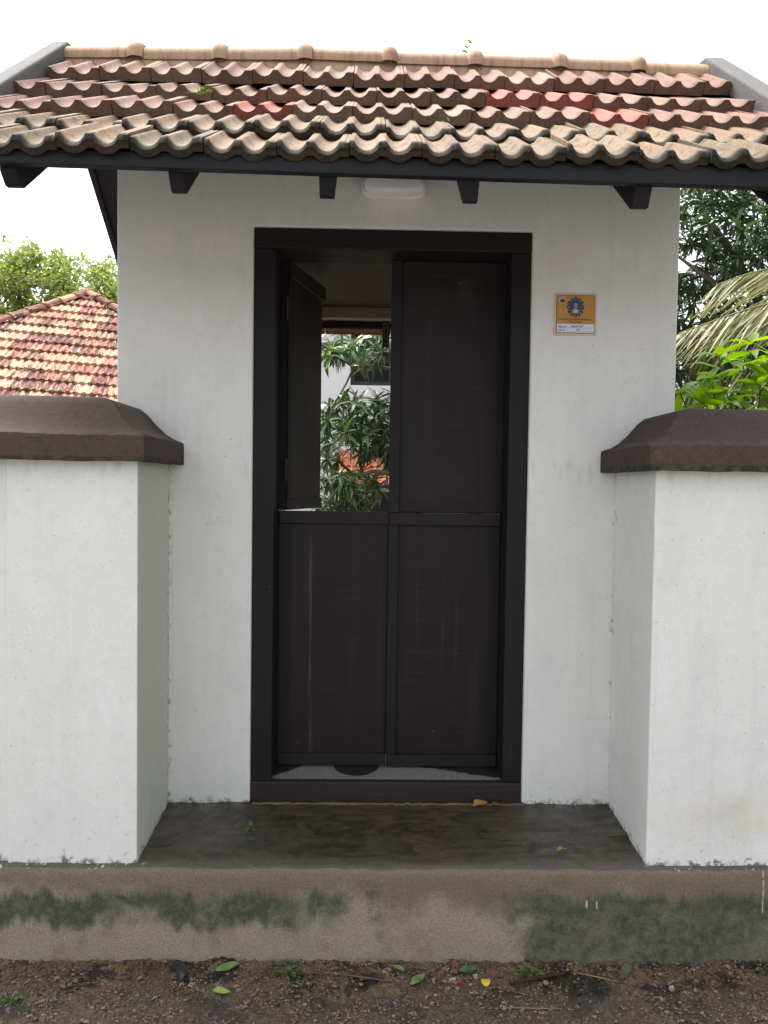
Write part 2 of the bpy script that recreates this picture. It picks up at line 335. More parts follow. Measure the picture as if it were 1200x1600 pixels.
class MB:
    def __init__(s): s.v = []; s.f = []
    def add(s, vs_, fs):
        k = len(s.v); s.v += [tuple(q) for q in vs_]; s.f += [tuple(i+k for i in q) for q in fs]
    def box(s, x0, x1, y0, y1, z0, z1):
        s.add([(x0, y0, z0), (x1, y0, z0), (x1, y1, z0), (x0, y1, z0), (x0, y0, z1), (x1, y0, z1), (x1, y1, z1), (x0, y1, z1)],
              [(0, 3, 2, 1), (4, 5, 6, 7), (0, 1, 5, 4), (1, 2, 6, 5), (2, 3, 7, 6), (3, 0, 4, 7)]); return s
    def prism_x(s, prof, x0, x1):        # prof: (y, z) polygon, counter-clockwise seen from +x
        n = len(prof); s.add([(x0, y, z) for y, z in prof] + [(x1, y, z) for y, z in prof],
            [tuple(range(n-1, -1, -1)), tuple(range(n, 2*n))] + [(i, (i+1) % n, n+(i+1) % n, n+i) for i in range(n)]); return s
    def tube(s, pts, rad, n=8, caps=True):
        pts = [Vector(p) for p in pts]; k = len(s.v); N = len(pts)
        ref = Vector((.31, .52, .79))
        for i, p in enumerate(pts):
            d = (pts[min(i+1, N-1)] - pts[max(i-1, 0)]).normalized()
            a = d.cross(ref).normalized(); b = d.cross(a)
            r = rad[i] if isinstance(rad, (list, tuple)) else rad
            for j in range(n):
                th = 2*math.pi*j/n; s.v.append(tuple(p + a*(r*math.cos(th)) + b*(r*math.sin(th))))
        for i in range(N-1):
            for j in range(n):
                s.f.append((k+i*n+j, k+i*n+(j+1) % n, k+(i+1)*n+(j+1) % n, k+(i+1)*n+j))
        if caps: s.f.append(tuple(k+j for j in range(n-1, -1, -1))); s.f.append(tuple(k+(N-1)*n+j for j in range(n)))
        return s
    def mesh(s, name, mat, smooth=False, org=(0, 0, 0)):
        me = bpy.data.meshes.new(name); me.from_pydata([(x-org[0], y-org[1], z-org[2]) for x, y, z in s.v], [], s.f)
        bm = bmesh.new(); bm.from_mesh(me); bmesh.ops.recalc_face_normals(bm, faces=bm.faces); bm.to_mesh(me); bm.free()
        me.materials.append(mat)
        if smooth: me.shade_smooth()
        return me
    def build(s, name, mat, parent=None, smooth=False, org=None, bevel=0.0, seg=2):
        if org is None:
            xs, ys, zs = zip(*s.v); org = ((min(xs)+max(xs))/2, (min(ys)+max(ys))/2, min(zs))
        o = link(name, s.mesh(name, mat, smooth, org), parent, org)
        if bevel:
            b = o.modifiers.new('bevel', 'BEVEL'); b.width = bevel; b.segments = seg; b.limit_method = 'ANGLE'; b.angle_limit = R(35)
        return o
def fbm(x, y, z=0.0, o=4):
    return mnoise.fractal(Vector((x, y, z)), 1.0, 2.0, o)
def sharp(me, ang=35):
    me.shade_smooth(); me.set_sharp_from_angle(angle=R(ang))

# ------------------------------------------------------------------ ground
def axis(lo, hi, step, far):
    a = [-far, -far/3, -far/9, -far/27]; b = [far/27, far/9, far/3, far]
    n = int(round((hi-lo)/step)); return [q for q in a if q < lo-.3] + [lo-.25] + [lo+(hi-lo)*i/n for i in range(n+1)] + [hi+.25] + [q for q in b if q > hi+.3]
gx = axis(-1.35, 1.55, .0075, 300); gy = axis(-.86, -.45, .0075, 300)
def gz(x, y):
    if not (-1.6 < x < 1.8 and -1.1 < y < -.2): return 0.0
    w = max(0, min(1, (y+1.1)/.2))
    return w*(.010*fbm(x*5, y*5) + .008*fbm(x*22, y*22, 3) + .007*fbm(x*70, y*70, 7, 3) + .012*max(0, (y+.60)/.12))
g = MB(); g.v = [(x, y, gz(x, y)) for y in gy for x in gx]; W = len(gx)
g.f = [(j*W+i, j*W+i+1, (j+1)*W+i+1, (j+1)*W+i) for j in range(len(gy)-1) for i in range(W-1)]
tag(g.build('ground', M['ground'], smooth=True, org=(0, 0, 0)), kind='structure')

# ------------------------------------------------------------------ concrete step under gate and walls
def step_mesh():
    s = MB(); xs = [-7, -4, -2.2] + [-1.6+.02*i for i in range(171)] + [2.6, 4.5, 7]
    prof = [(-.488, -.05)] + [(-.488, .0+.022*i) for i in range(1, 13)] + [(-.4865, .288), (-.483, .300), (-.476, .3075), (-.466, .310)] + [(-.44+.04*i, .311) for i in range(12)] + [(.4, .311), (1.3, .311), (1.3, -.05)]
    n = len(prof)
    for x in xs:
        for k, (y, z) in enumerate(prof):
            dn = .0035*fbm(x*7, z*9, y*9) + .0018*fbm(x*31, z*31, y*31)
            e = .005*fbm(x*3.1, 4.2) + (.004*fbm(x*18, 1.7) if .28 < z and y < -.46 else 0)
            if y < -.45: s.v.append((x, y-dn+e, z + (dn+e*.5 if z > .29 else 0)))
            elif z > .3 and y < 1.2: s.v.append((x, y, z+.8*dn))
            else: s.v.append((x, y, z))
    for i in range(len(xs)-1):
        for k in range(n-1): s.f.append((i*n+k, i*n+k+1, (i+1)*n+k+1, (i+1)*n+k))
    s.f.append(tuple(range(n))); s.f.append(tuple((len(xs)-1)*n+k for k in range(n)))
    o = s.build('concrete_step', M['step'], org=(0, 0, 0)); sharp(o.data, 50)
    return tag(o, 'long damp concrete step with green moss running under the gate and both white walls', 'step')
step_mesh()

# ------------------------------------------------------------------ gatehouse
T = 1.14                       # thickness of the gate passage
YR, ZR = .57, 3.345            # ridge line of the tiled surface
gate = tag(empty('gatehouse', (.10, .57, .31)), 'white gatehouse with dark double door under a clay tiled roof', 'gatehouse')
def wall_mesh():
    s = MB(); X0, XA, XB, X1 = -.928, -.432, .593, 1.137
    top = lambda y: 2.79 + (.40 if abs(y-.57) < .01 else 0)
    out = []
    for y in (0, .57, T):
        out.append([(X0, y, .303), (XA, y, .303), (XA, y, 2.448), (XB, y, 2.448), (XB, y, .303), (X1, y, .303), (X1, y, top(y)), (XB, y, top(y)), (XA, y, top(y)), (X0, y, top(y))])
    for r in out: s.v += r
    for a in (0, 10):
        for i in range(10): s.f.append((a+i, a+(i+1) % 10, a+10+(i+1) % 10, a+10+i))
    for a, fl in ((0, 0), (20, 1)):
        for q in ((0, 1, 2, 8, 9), (2, 3, 7, 8), (3, 4, 5, 6, 7)): s.f.append(tuple(a+i for i in q))
    return s
wall_mesh().build('wall', M['plaster'], gate, bevel=.006, seg=3)
MB().box(-.431, .592, .215, T-.06, 2.405, 2.4475).build('ceiling', M['soffit'], gate)
MB().box(-.431, .592, T-.06, T-.002, 2.352, 2.4475).build('rear_lintel', M['beam'], gate, bevel=.004)

# door frame: two jambs, head, threshold
frame = MB().box(-.4315, .5925, .012, .20, 2.374, 2.4475).build('door_frame', M['wood_h'], gate, bevel=.004)
MB().box(-.4315, -.353, .016, .20, .386, 2.3735).build('jamb', M['wood_v'], frame, bevel=.004)
MB().box(.5195, .5925, .016, .20, .386, 2.3735).build('jamb', M['wood_v'], frame, bevel=.004)
MB().box(-.4315, .5925, .010, .047, .309, .3855).build('threshold', mat_wood('scuffed_threshold_wood', (.022, .016, .018), (.042, .031, .035), 'x', red=(.05, .028, .028)), frame, bevel=.005)
MB().prism_x([(.0475, .309), (.20, .309), (.20, .398), (.0475, .385)], -.4315, .5925).build('sill', M['sill'], frame)
# cement bedding line in front of the threshold
s = MB()
for i in range(50):
    x = -.42+i*.0204; s.box(x, x+.0204, -.012-.006*rnd.random(), .009, .30, .3165+.003*rnd.random())
s.build('bedding_mortar', M['step'], frame)

YL = .150
def leaf(x0, x1, z0, z1, parts, th=.03):
    p = MB().box(x0 if x0 > 0 else -.352, x1, YL, YL+th, z0, z1).build('door_leaf', M['panel'], gate, bevel=.002)
    for (nm, a, b, c, d, pr) in parts:
        MB().box(a, b, YL-pr, YL-.0005, c, d).build(nm, M['wood_h' if nm == 'rail' else 'wood_v'], p, bevel=.003)
    return p
lo_l = leaf(-.347, .079, .404, 1.4025, [('rail', -.346, .0785, 1.355, 1.4025, .014), ('rail', -.346, .0785, .404, .449, .013), ('stile', -.346, -.300, .4495, 1.3545, .004)])
lo_r = leaf(.0815, .518, .404, 1.3995, [('rail', .082, .517, 1.353, 1.400, .017), ('rail', .082, .517, .402, .447, .016), ('cover_strip', .0787, .1185, .4475, 1.3525, .020), ('stile', .478, .517, .4475, 1.3525, .003)])
up_r = leaf(.0815, .530, 1.4008, 2.372, [('cover_strip', .0787, .119, 1.4012, 2.372, .018), ('rail', .1195, .529, 2.315, 2.372, .006), ('stile', .495, .529, 1.404, 2.3145, .004), ('rail', .1195, .4945, 1.404, 1.440, .003)])
# upper left leaf stands open into the passage
hx, hy = -.338, .165
op = MB().box(-.002, .418, -.015, .015, 0, .960)
me = op.mesh('door_leaf', M['panel']); an = R(75)
ol = link('door_leaf', me, gate, (hx, hy, 1.405), (0, 0, an)); tag(ol, 'upper left door leaf swung open into the passage')
def sub(nm, b, m): 
    o = bpy.data.objects.new(nm, b.mesh(nm, m)); col.objects.link(o); o.parent = ol
    bv = o.modifiers.new('bevel', 'BEVEL'); bv.width = .003; return o
sub('rail', MB().box(.0, .417, -.034, -.0155, .900, .962), M['wood_h'])
sub('rail', MB().box(.0, .417, -.024, -.0155, .0, .045), M['wood_h'])
sub('stile', MB().box(.0, .045, -.026, -.0155, .0455, .8995), M['wood_v'])
for zc in (.16, .78):
    h = MB().tube([(-.006, -.017, zc-.045), (-.006, -.017, zc+.045)], .006, 8); sub('hinge', h, M['dark'])

# ---- roof timbers
TH = math.atan2(.185, .24); c_, s_ = math.cos(TH), math.sin(TH)
tz = lambda y: 2.405 + .7708*(y+.70)                      # tile lip line of the front slope
XL, XR_ = -1.33, 1.43
roof = MB()
d0 = .100
roof.prism_x([(-.47, tz(-.47)-d0-.022), (YR, tz(YR)-d0-.022), (YR, tz(YR)-d0), (-.47, tz(-.47)-d0)], XL, XR_)
roof.prism_x([(YR+.0005, tz(YR)-d0-.022), (2*YR+.47, tz(-.47)-d0-.022), (2*YR+.47, tz(-.47)-d0), (YR+.0005, tz(YR)-d0)], XL, XR_)
roof = roof.build('roof', M['eave'], gate)
MB().prism_x([(-.654, 2.405), (-.4705, 2.488), (-.4705, 2.500), (-.654, 2.417)], XL, XR_).build('eave_board', M['eave'], roof)
for sgn in (1, -1):
    yy = lambda y: y if sgn == 1 else 2*YR - y
    a, b = sorted((yy(-.683), yy(-.655)))
    zf = 0 if sgn == 1 else .055
    fb = MB().box(XL-.05, XR_+.05, a, b, 2.388+zf, 2.426+zf)
    if sgn == 1: fb.v = [(x, y, z - (.003+.0105*(x+1.38)*(1 if z < 2.41 else .35))) for x, y, z in fb.v]      # the old board sags a little to the right
    fb.build('fascia_board', M['eave'], gate, bevel=.003)
    for k, x in enumerate((-1.017, -.552, -.130, .281, .772, 1.21) if sgn == 1 else (-1.21, -.80, -.352, .09, .54, 1.0)):
        w = .021 if k not in (0, 4, 5) else .024
        # tail: short plumb face, then cut back and down to a point, underside rises with the slope
        zt_ = 2.335 - .013*(x+.55)
        pr = [(-.654, 2.402), (-.654, 2.372), (-.622, zt_), (-.604, zt_), (-.02, zt_+.584*.7708), (-.02, tz(-.02)-d0-.023), (-.4685, tz(-.4685)-d0-.023), (-.4715, 2.484)]
        if sgn == -1: pr = [(2*YR-y, z) for y, z in reversed(pr)]
        MB().prism_x(pr, x-w, x+w).build('rafter', M['eave'], gate, bevel=.002)
MB().box(-.95, 1.16, -.045, -.003, 2.645, 2.735).build('wall_plate', M['eave'], gate)
MB().box(-.95, 1.16, T+.003, T+.045, 2.645, 2.735).build('wall_plate', M['eave'], gate)
for xa, xb in ((XL-.028, XL-.002), (XR_+.002, XR_+.028)):
    for sgn in (1, -1):
        pr = [(-.65, tz(-.65)-.13), (YR-.0005, tz(YR)-.15), (YR-.0005, tz(YR)-.024), (-.65, tz(-.65)-.024)]
        if sgn == -1: pr = [(2*YR-y, z) for y, z in reversed(pr)]
        MB().prism_x(pr, xa, xb).build('barge_board', M['eave'], roof)
# cement verge copings
for xa, xb in ((-1.368, -1.300), (1.430, 1.515)):
    for sgn in (1, -1):
        pr = [(-.70, tz(-.70)-.06), (YR-.0005, tz(YR)-.07), (YR-.0005, tz(YR)+.004), (YR-.06, tz(YR)-.010), (-.70, tz(-.70)+.002)]
        if sgn == -1: pr = [(2*YR-y, z) for y, z in reversed(pr)]
        MB().prism_x(pr, xa, xb).build('verge_coping', M['cement'], roof, bevel=.008)

# ---- clay tiles, each its own piece
PROF = [(0, 1), (.045, 1)] + [(.228 + .178*t, abs(t)**2.3) for t in (-.97, -.82, -.62, -.35, 0, .35, .62, .82, .97)] + [(.420, 1), (.495, 1)]
PROF += [(.680 + .178*t, abs(t)**2.3) for t in (-.97, -.82, -.62, -.35, 0, .35, .62, .82, .97)] + [(.868, 1), (.93, 1), (.936, .93), (.942, 1), (.992, 1)]
def tile_mesh(name, mat, old, sd):
    r = random.Random(sd); s = MB(); w, L = .1985, .355; hh = .023 if not old else .026; b0 = .014
    rows = [(0, 1), (.03, 1), (L, .8)] if not old else [(0, .70), (.010, .90), (.028, 1), (L, .8)]
    n = len(PROF)
    for (y, k) in rows:
        for (u, h) in PROF:
            z = b0 + hh*h*k + (.0015*fbm(u*9, y*20, sd) if old else 0)
            if old and y == 0: z -= .007
            yj = y + (.004*fbm(u*14, sd*3.1) if old and y < .02 else 0)
            s.v.append((u*w, yj, z))
    for j in range(len(rows)-1):
        for i in range(n-1): s.f.append((j*n+i, j*n+i+1, (j+1)*n+i+1, (j+1)*n+i))
    k = len(s.v)
    for (u, h) in PROF:
        s.v.append((u*w, .001 if not old else .004, (b0 + hh*h*.6 - .026) if old else -.012))
    for (u, h) in PROF: s.v.append((u*w, L, -.004))
    for i in range(n-1):
        s.f.append((i+1, i, k+i, k+i+1)); s.f.append((k+i+1, k+i, k+n+i, k+n+i+1))
    last = (len(rows)-1)*n
    s.f.append(tuple(j*n for j in range(len(rows)-1, -1, -1)) + (k, k+n)); s.f.append(tuple(j*n+n-1 for j in range(len(rows))) + (k+2*n-1, k+n-1))
    me = s.mesh(name, mat); sharp(me, 34 if not old else 42); return me
t_new = [tile_mesh('roof_tile', M['tile_new'], False, i) for i in range(2)]
t_red = tile_mesh('roof_tile', M['tile_red'], False, 5)
t_old = [tile_mesh('roof_tile', M['tile_old'], True, i+3) for i in range(5)]
ROWS = [(.122, .26, 3.125), (.012, .02, 2.938), (.132, -.22, 2.762), (.040, -.46, 2.590), (.137, -.70, 2.434)]
reds = {(2, -.468), (1, .412), (1, .612), (2, .732)}
tilt = R(29.4)
def trimmed(me, x0, x1):              # a tile cut where it runs into the verge
    bm = bmesh.new(); bm.from_mesh(me)
    for x, n in ((x0, (1, 0, 0)), (x1, (-1, 0, 0))):
        if x is None: continue
        gm = bm.verts[:]+bm.edges[:]+bm.faces[:]
        bmesh.ops.bisect_plane(bm, geom=gm, plane_co=(x, 0, 0), plane_no=n, clear_inner=True)
    m2 = me.copy(); bm.to_mesh(m2); bm.free(); return m2
for k, (off, Y, Z) in enumerate(ROWS):
    x = off - 2.0
    while x < 1.435:
        if x + .2 > -1.30:
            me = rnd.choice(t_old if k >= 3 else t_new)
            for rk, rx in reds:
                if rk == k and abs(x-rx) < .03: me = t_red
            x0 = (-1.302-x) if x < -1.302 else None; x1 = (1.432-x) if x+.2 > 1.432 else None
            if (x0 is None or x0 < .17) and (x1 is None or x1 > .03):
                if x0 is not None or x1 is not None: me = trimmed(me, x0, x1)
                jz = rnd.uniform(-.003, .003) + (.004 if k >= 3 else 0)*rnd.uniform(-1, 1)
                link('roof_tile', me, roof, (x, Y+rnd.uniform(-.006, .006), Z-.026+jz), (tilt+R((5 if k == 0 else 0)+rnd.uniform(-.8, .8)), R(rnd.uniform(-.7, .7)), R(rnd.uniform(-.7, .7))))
        x += .2
# rear slope: bottom row as tiles, the hidden rows as one covering
x = .12 - 1.4
while x < 1.2:
    link('roof_tile', rnd.choice(t_new), roof, (x+.2, 2*YR+.76, 2.434), (R(33), 0, math.pi)); x += .2
cov = MB()
for k in range(4):
    y0 = 2*YR-ROWS[k][1]; z0 = ROWS[k][2]
    cov.prism_x([(y0, z0-.03), (y0, z0+.01), (y0-.30, z0+.21), (y0-.30, z0+.18)], XL+.03, XR_-.03)
tag(cov.build('roof_tiling', M['tile_new'], roof), kind='stuff')

# ---- ridge tiles
def ridge_mesh(L, knob=True):
    s = MB(); na = 11
    secs = [(0, .96), (L*.5, .97), (L-.066, 1.0)]
    secs += [(L-.062, 1.06), (L-.054, 1.14), (L-.036, 1.22), (L-.014, 1.17), (L-.002, 1.08), (L, 1.0)] if knob else [(L, 1.0)]
    for x, k in secs:
        for j in range(na):
            a = math.pi*(-.09 + 1.18*j/(na-1)); s.v.append((x, -.112*math.cos(a)*k, (.066*math.sin(a)*k - .012)))
    for i in range(len(secs)-1):
        for j in range(na-1): s.f.append((i*na+j, (i+1)*na+j, (i+1)*na+j+1, i*na+j+1))
    s.f.append(tuple(range(na))); s.f.append(tuple((len(secs)-1)*na+j for j in range(na)))
    me = s.mesh('ridge_tile', M['ridge']); sharp(me, 50); return me
joints = [-1.305, -.971, -.620, -.259, .098, .463, .823, 1.159, 1.434]
zj = [3.388, 3.394, 3.400, 3.405, 3.398, 3.396, 3.391, 3.384, 3.375]
for i in range(8):
    L = joints[i+1]-joints[i]; me = ridge_mesh(L-.001, i < 7)
    link('ridge_tile', me, roof, (joints[i], YR, zj[i]-.076), (R(rnd.uniform(-1.5, 1.5)), -math.atan2(zj[i+1]-zj[i], L), R(rnd.uniform(-.5, .5))))
MB().prism_x([(YR-.115, tz(YR)-.16), (YR+.115, tz(YR)-.16), (YR+.085, tz(YR)-.055), (YR-.085, tz(YR)-.055)], -1.299, 1.429).build('ridge_mortar', M['ridge'], roof)

# ------------------------------------------------------------------ compound walls with copings
def comp_wall(sg, xi_cap, xi_front, xi_back, label):
    far = 6.5
    root = tag(empty('compound_wall', (sg*2.0, -.2, .311)), label, 'wall')
    cx = lambda a: a if sg > 0 else -a
    # pier end and running wall
    s = MB(); xf, xb = xi_front, xi_back
    vs_ = [(xf, -.462), (xb, -.001), (xb, .0), (sg*1.2, .0), (sg*1.2, .20), (sg*far, .20), (sg*far, -.452), (sg*1.118, -.452), (sg*1.118, -.462)]
    if sg > 0: vs_ = [(xf, -.464), (xb, -.001), (1.139, -.001), (1.139, .20), (far, .20), (far, -.464)]
    else: vs_ = [(xf, -.462), (xb, -.001), (-.930, -.001), (-.930, .20), (-far, .20), (-far, -.450), (-1.117, -.450), (-1.117, -.462)]
    n = len(vs_); zs = [.305, .33] + [.33+.1*i for i in range(1, 13)] + [1.60]
    for z in zs:
        for x, y in vs_: s.v.append((x, y, z))
    for k in range(len(zs)-1):
        for i in range(n): s.f.append((k*n+i, k*n+(i+1) % n, (k+1)*n+(i+1) % n, (k+1)*n+i))
    s.f.append(tuple(range(n))); s.f.append(tuple((len(zs)-1)*n+i for i in range(n)))
    s.build('masonry', M['plaster'], root, bevel=.005, seg=3)
    # coping: mitred loops with an ogee slope
    zo = 0 if sg < 0 else -.008
    lp = [(.012, 1.572), (.0, 1.573), (0, 1.640), (.002, 1.651), (.010, 1.656), (.034, 1.663), (.065, 1.681), (.10, 1.714), (.135, 1.755), (.16, 1.774), (.19, 1.782), (.24, 1.786), (.31, 1.791)]
    Y0, Y1 = -.506, .245; s = MB()
    for t_, z in lp:
        a, b = (xi_cap + sg*t_, sg*far)
        z += zo
        # straight runs are subdivided so the hand-made surface can wander
        nx = 60; ring = []
        for i in range(nx+1): x = a+(b-a)*(i/nx)**1.6; ring.append((x, Y0+t_))
        for i in range(nx, -1, -1): x = a+(b-a)*(i/nx)**1.6; ring.append((x, Y1-t_))
        for x, y in ring: w = .0035*fbm(x*4, y*4, z*3)+.0015*fbm(x*16, y*16, z*9); s.v.append((x, y+w, z+w*1.2))
    n = 2*61
    for k in range(len(lp)-1):
        for i in range(n): s.f.append((k*n+i, k*n+(i+1) % n, (k+1)*n+(i+1) % n, (k+1)*n+i))
    kk = (len(lp)-1)*n
    for i in range(60): s.f.append((kk+i, kk+i+1, kk+n-2-i, kk+n-1-i))
    for i in range(60): s.f.append((i+1, i, n-1-i, n-2-i))
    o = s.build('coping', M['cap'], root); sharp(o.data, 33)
    return root
comp_wall(-1, -.682, -.713, -.734, 'white compound wall with brown ogee coping, left of the gate')
comp_wall(1, .862, .897, .921, 'white compound wall with brown ogee coping and ochre stain, right of the gate')

# ------------------------------------------------------------------ lamp and plaque on the gate wall
def lamp():
    root = tag(empty('bulkhead_lamp', (.078, -.003, 2.586)), 'white oblong bulkhead lamp, unlit, on the gate wall under the eave', 'lamp')
    wht = mat_plain('white_lamp_plastic', (.80, .78, .80), .35, .5, .04); opal = mat_plain('opal_diffuser', (.84, .82, .85), .25, .5, .03)
    def shell(w, h, y0, y1, rnd_, n=48):
        s = MB(); secs = [(y0, 1), (y1+rnd_, 1)] + [(y1+rnd_*(1-math.sin(a)), 1 - (rnd_/h)*(1-math.cos(a))) for a in (R(20), R(40), R(60), R(75), R(90))]
        for y, k in secs:
            for j in range(n):
                a = 2*math.pi*j/n; ca, sa = math.cos(a), math.sin(a); e = .42
                s.v.append((w*math.copysign(abs(ca)**e, ca) - (1-k)*h*ca, y, h*k*math.copysign(abs(sa)**.75, sa)))
        for i in range(len(secs)-1):
            for j in range(n): s.f.append((i*n+j, i*n+(j+1) % n, (i+1)*n+(j+1) % n, (i+1)*n+j))
        s.f.append(tuple(range(n))); s.f.append(tuple((len(secs)-1)*n+j for j in range(n)))
        return s
    o = link('housing', shell(.117, .040, -.001, -.030, .008).mesh('housing', wht), root, (.078, -.003, 2.586)); sharp(o.data, 40)
    o = link('diffuser', shell(.108, .035, -.0305, -.072, .022).mesh('diffuser', opal), root, (.078, -.003, 2.586)); sharp(o.data, 40)
lamp()

def plaque():
    X0, X1, Z0, Z1 = .676, .834, 2.070, 2.225; W_, H_ = X1-X0, Z1-Z0
    root = tag(empty('wall_plaque', (.755, 0, 2.07)), 'small square orange plaque with blue oval portrait and Malayalam lettering on the gate wall', 'plaque')
    fl = lambda n, c, r=.4: mat_plain(n, c, r, .45, .04, 60)
    cream = fl('plaque_cream', (.62, .52, .40)); org = fl('plaque_orange', (.50, .24, .040)); brown = fl('plaque_brown', (.16, .06, .03)); blue = fl('plaque_blue', (.03, .06, .20))
    whit = fl('plaque_white', (.72, .72, .82)); dk = fl('plaque_dark', (.035, .028, .03)); skin = fl('plaque_tan', (.32, .18, .12)); grey = fl('plaque_grey', (.30, .28, .26)); pink = fl('plaque_pink', (.60, .45, .42)); ink = fl('plaque_ink', (.02, .02, .16))
    MB().box(X0, X1, -.005, -.0005, Z0, Z1).build('border', cream, root, bevel=.001)
    m = .0075
    MB().box(X0+m, X1-m, -.0062, -.0051, Z0+m, Z1-m).build('border', brown, root)
    MB().box(X0+m+.0022, X1-m-.0022, -.0070, -.0063, Z0+m+.002, Z1-m-.002).build('panel', org, root)
    def px(u, v): return X0 + u*W_, Z1 - v*H_           # position on the plaque, 0..1
    def disc(nm, u, v, ru, rv, y, mt, n=32, scal=0, t=.0006):
        cx, cz = px(u, v); s = MB(); pts = []
        for j in range(n):
            a = 2*math.pi*j/n; k = 1 + scal*math.cos(a*12); pts.append((cx+ru*W_*k*math.cos(a), cz+rv*H_*k*math.sin(a)))
        s.add([(x, y, z) for x, z in pts]+[(x, y+t, z) for x, z in pts], [tuple(range(n))]+[tuple(range(2*n-1, n-1, -1))]+[(i, (i+1) % n, n+(i+1) % n, n+i) for i in range(n)])
        return s.build(nm, mt, root)
    disc('emblem', .185, .175, .085, .078, -.0077, pink)
    disc('emblem', .185, .185, .060, .048, -.0084, dk); disc('emblem', .185, .150, .028, .035, -.0091, skin)
    disc('medallion', .495, .335, .195, .235, -.0077, dk, 96, .055)
    for k in range(16):
        a = 2*math.pi*k/16; disc('bead', .495+.165*math.cos(a), .335+.200*math.sin(a), .016, .018, -.0084, grey, 10)
    disc('medallion', .495, .335, .138, .170, -.0084, blue)
    # a plain generic bust in the oval
    disc('bust', .490, .435, .095, .055, -.0091, grey); disc('bust', .490, .425, .045, .040, -.0098, pink); disc('bust', .495, .325, .042, .062, -.0098, skin); disc('bust', .495, .275, .045, .030, -.0105, grey)
    x0, z0 = px(.075, .705+.085); x1, z1 = px(.925, .945)
    MB().box(X0+.065*W_, X1-.065*W_, -.0077, -.0071, px(0, .935)[1], px(0, .735)[1]).build('name_strip', whit, root)
    font = None
    try:
        import os
        fp = os.path.join(bpy.utils.system_resource('DATAFILES'), 'fonts')
    except Exception: fp = None
    def text(nm, body, u, v, size, mt, align='LEFT', y=-.0079, wid=None):
        cu = bpy.data.curves.new(nm, 'FONT'); cu.body = body; cu.size = size*H_; cu.extrude = .0002; cu.align_x = align; cu.offset = .00012
        o = bpy.data.objects.new(nm, cu); col.objects.link(o); bpy.context.view_layer.update()
        me = bpy.data.meshes.new_from_object(o.evaluated_get(bpy.context.evaluated_depsgraph_get())); bpy.data.objects.remove(o)
        me.materials.clear(); me.materials.append(mt)
        x, z = px(u, v)
        o = link(nm, me, root, (x, y, z), (R(90), 0, 0))
        if wid and me.vertices:
            ws = max(q.co.x for q in me.vertices)-min(q.co.x for q in me.vertices)
            o.scale.x = wid*W_/max(ws, 1e-5)
        return o
    text('lettering', 'നം എൻ എസ് എസ് കരയോഗം', .50, .645, .070, brown, 'CENTER', wid=.78)
    text('lettering', '(Reg No 1508)', .50, .705, .040, brown, 'CENTER', wid=.25)
    text('lettering', 'വീട്ടുപേര്', .085, .820, .055, dk, wid=.21); text('lettering', 'നമ്പർ', .085, .905, .055, dk, wid=.17)
    text('lettering', 'ന്യൂക്കൽ എസ്', .39, .805, .062, ink, wid=.29); text('lettering', '101', .51, .885, .055, ink, wid=.08)
    for v, a in ((.825, .32), (.912, .30)):
        MB().box(X0+a*W_, X1-.075*W_, -.0081, -.0078, px(0, v)[1]-.0004, px(0, v)[1]+.0004).build('rule', dk, root)
plaque()

# ------------------------------------------------------------------ leaf geometry
def leaf_mesh(name, mat, L, W_, droop=.25, fold=.25, nseg=5, tipw=.0, wave=0.0, sd=0):
    s = MB()
    for i in range(nseg+1):
        u = i/nseg; w = W_*.5*(math.sin(math.pi*min(1, u*.94+.06))**.8)*(1-.25*u) if u < 1 else W_*.02
        y = L*u*(1-.12*droop*u); z = -droop*L*u*u + wave*W_*math.sin(u*9+sd)
        for sx in (-1, 0, 1): s.v.append((sx*w, y, z + (fold*w if sx else 0)))
    for i in range(nseg):
        for k in range(2): a = i*3+k; s.f.append((a, a+1, a+4, a+3))
    me = s.mesh(name, mat, True); return me
def append_mesh(s, me, mw):
    k = len(s.v)
    for v in me.vertices: s.v.append(tuple(mw @ v.co))
    for p in me.polygons: s.f.append(tuple(i+k for i in p.vertices))
def frame_from(d, roll=0.0):
    d = d.normalized(); ref = Vector((0, 0, 1)) if abs(d.z) < .95 else Vector((1, 0, 0))
    x = d.cross(ref).normalized(); z = x.cross(d)
    m = Matrix((x, d, z)).transposed(); return m @ Matrix.Rotation(roll, 3, 'Y')
def rosette(r, c, axis, n, spread, L0=.8):
    out = []; F = frame_from(axis)
    for i in range(n):
        a = i*2.4 + r.random()*.5; el = r.uniform(*spread)
        d = F @ Vector((math.cos(a)*math.cos(el), math.sin(el), math.sin(a)*math.cos(el)))
        d.z -= .15
        m = frame_from(d, r.uniform(-.7, .7)); sc = r.uniform(L0, 1.15)
        out.append(Matrix.Translation(c) @ (m*sc).to_4x4())
    return out
def place_leaves(root, mats_list, meshes, r, n_ind, key):
    # largest in view as single leaves, the rest one foliage part per material
    mats_list.sort(key=key)
    rest = {}
    for i, (m, young) in enumerate(mats_list):
        me = r.choice(meshes[young])
        if i < n_ind: link_m('leaf', me, root, m)
        else: append_mesh(rest.setdefault(young, MB()), me, m)
    for yg, s in rest.items(): tag(s.build('foliage', meshes[yg][0].materials[0], root, True), kind='stuff')

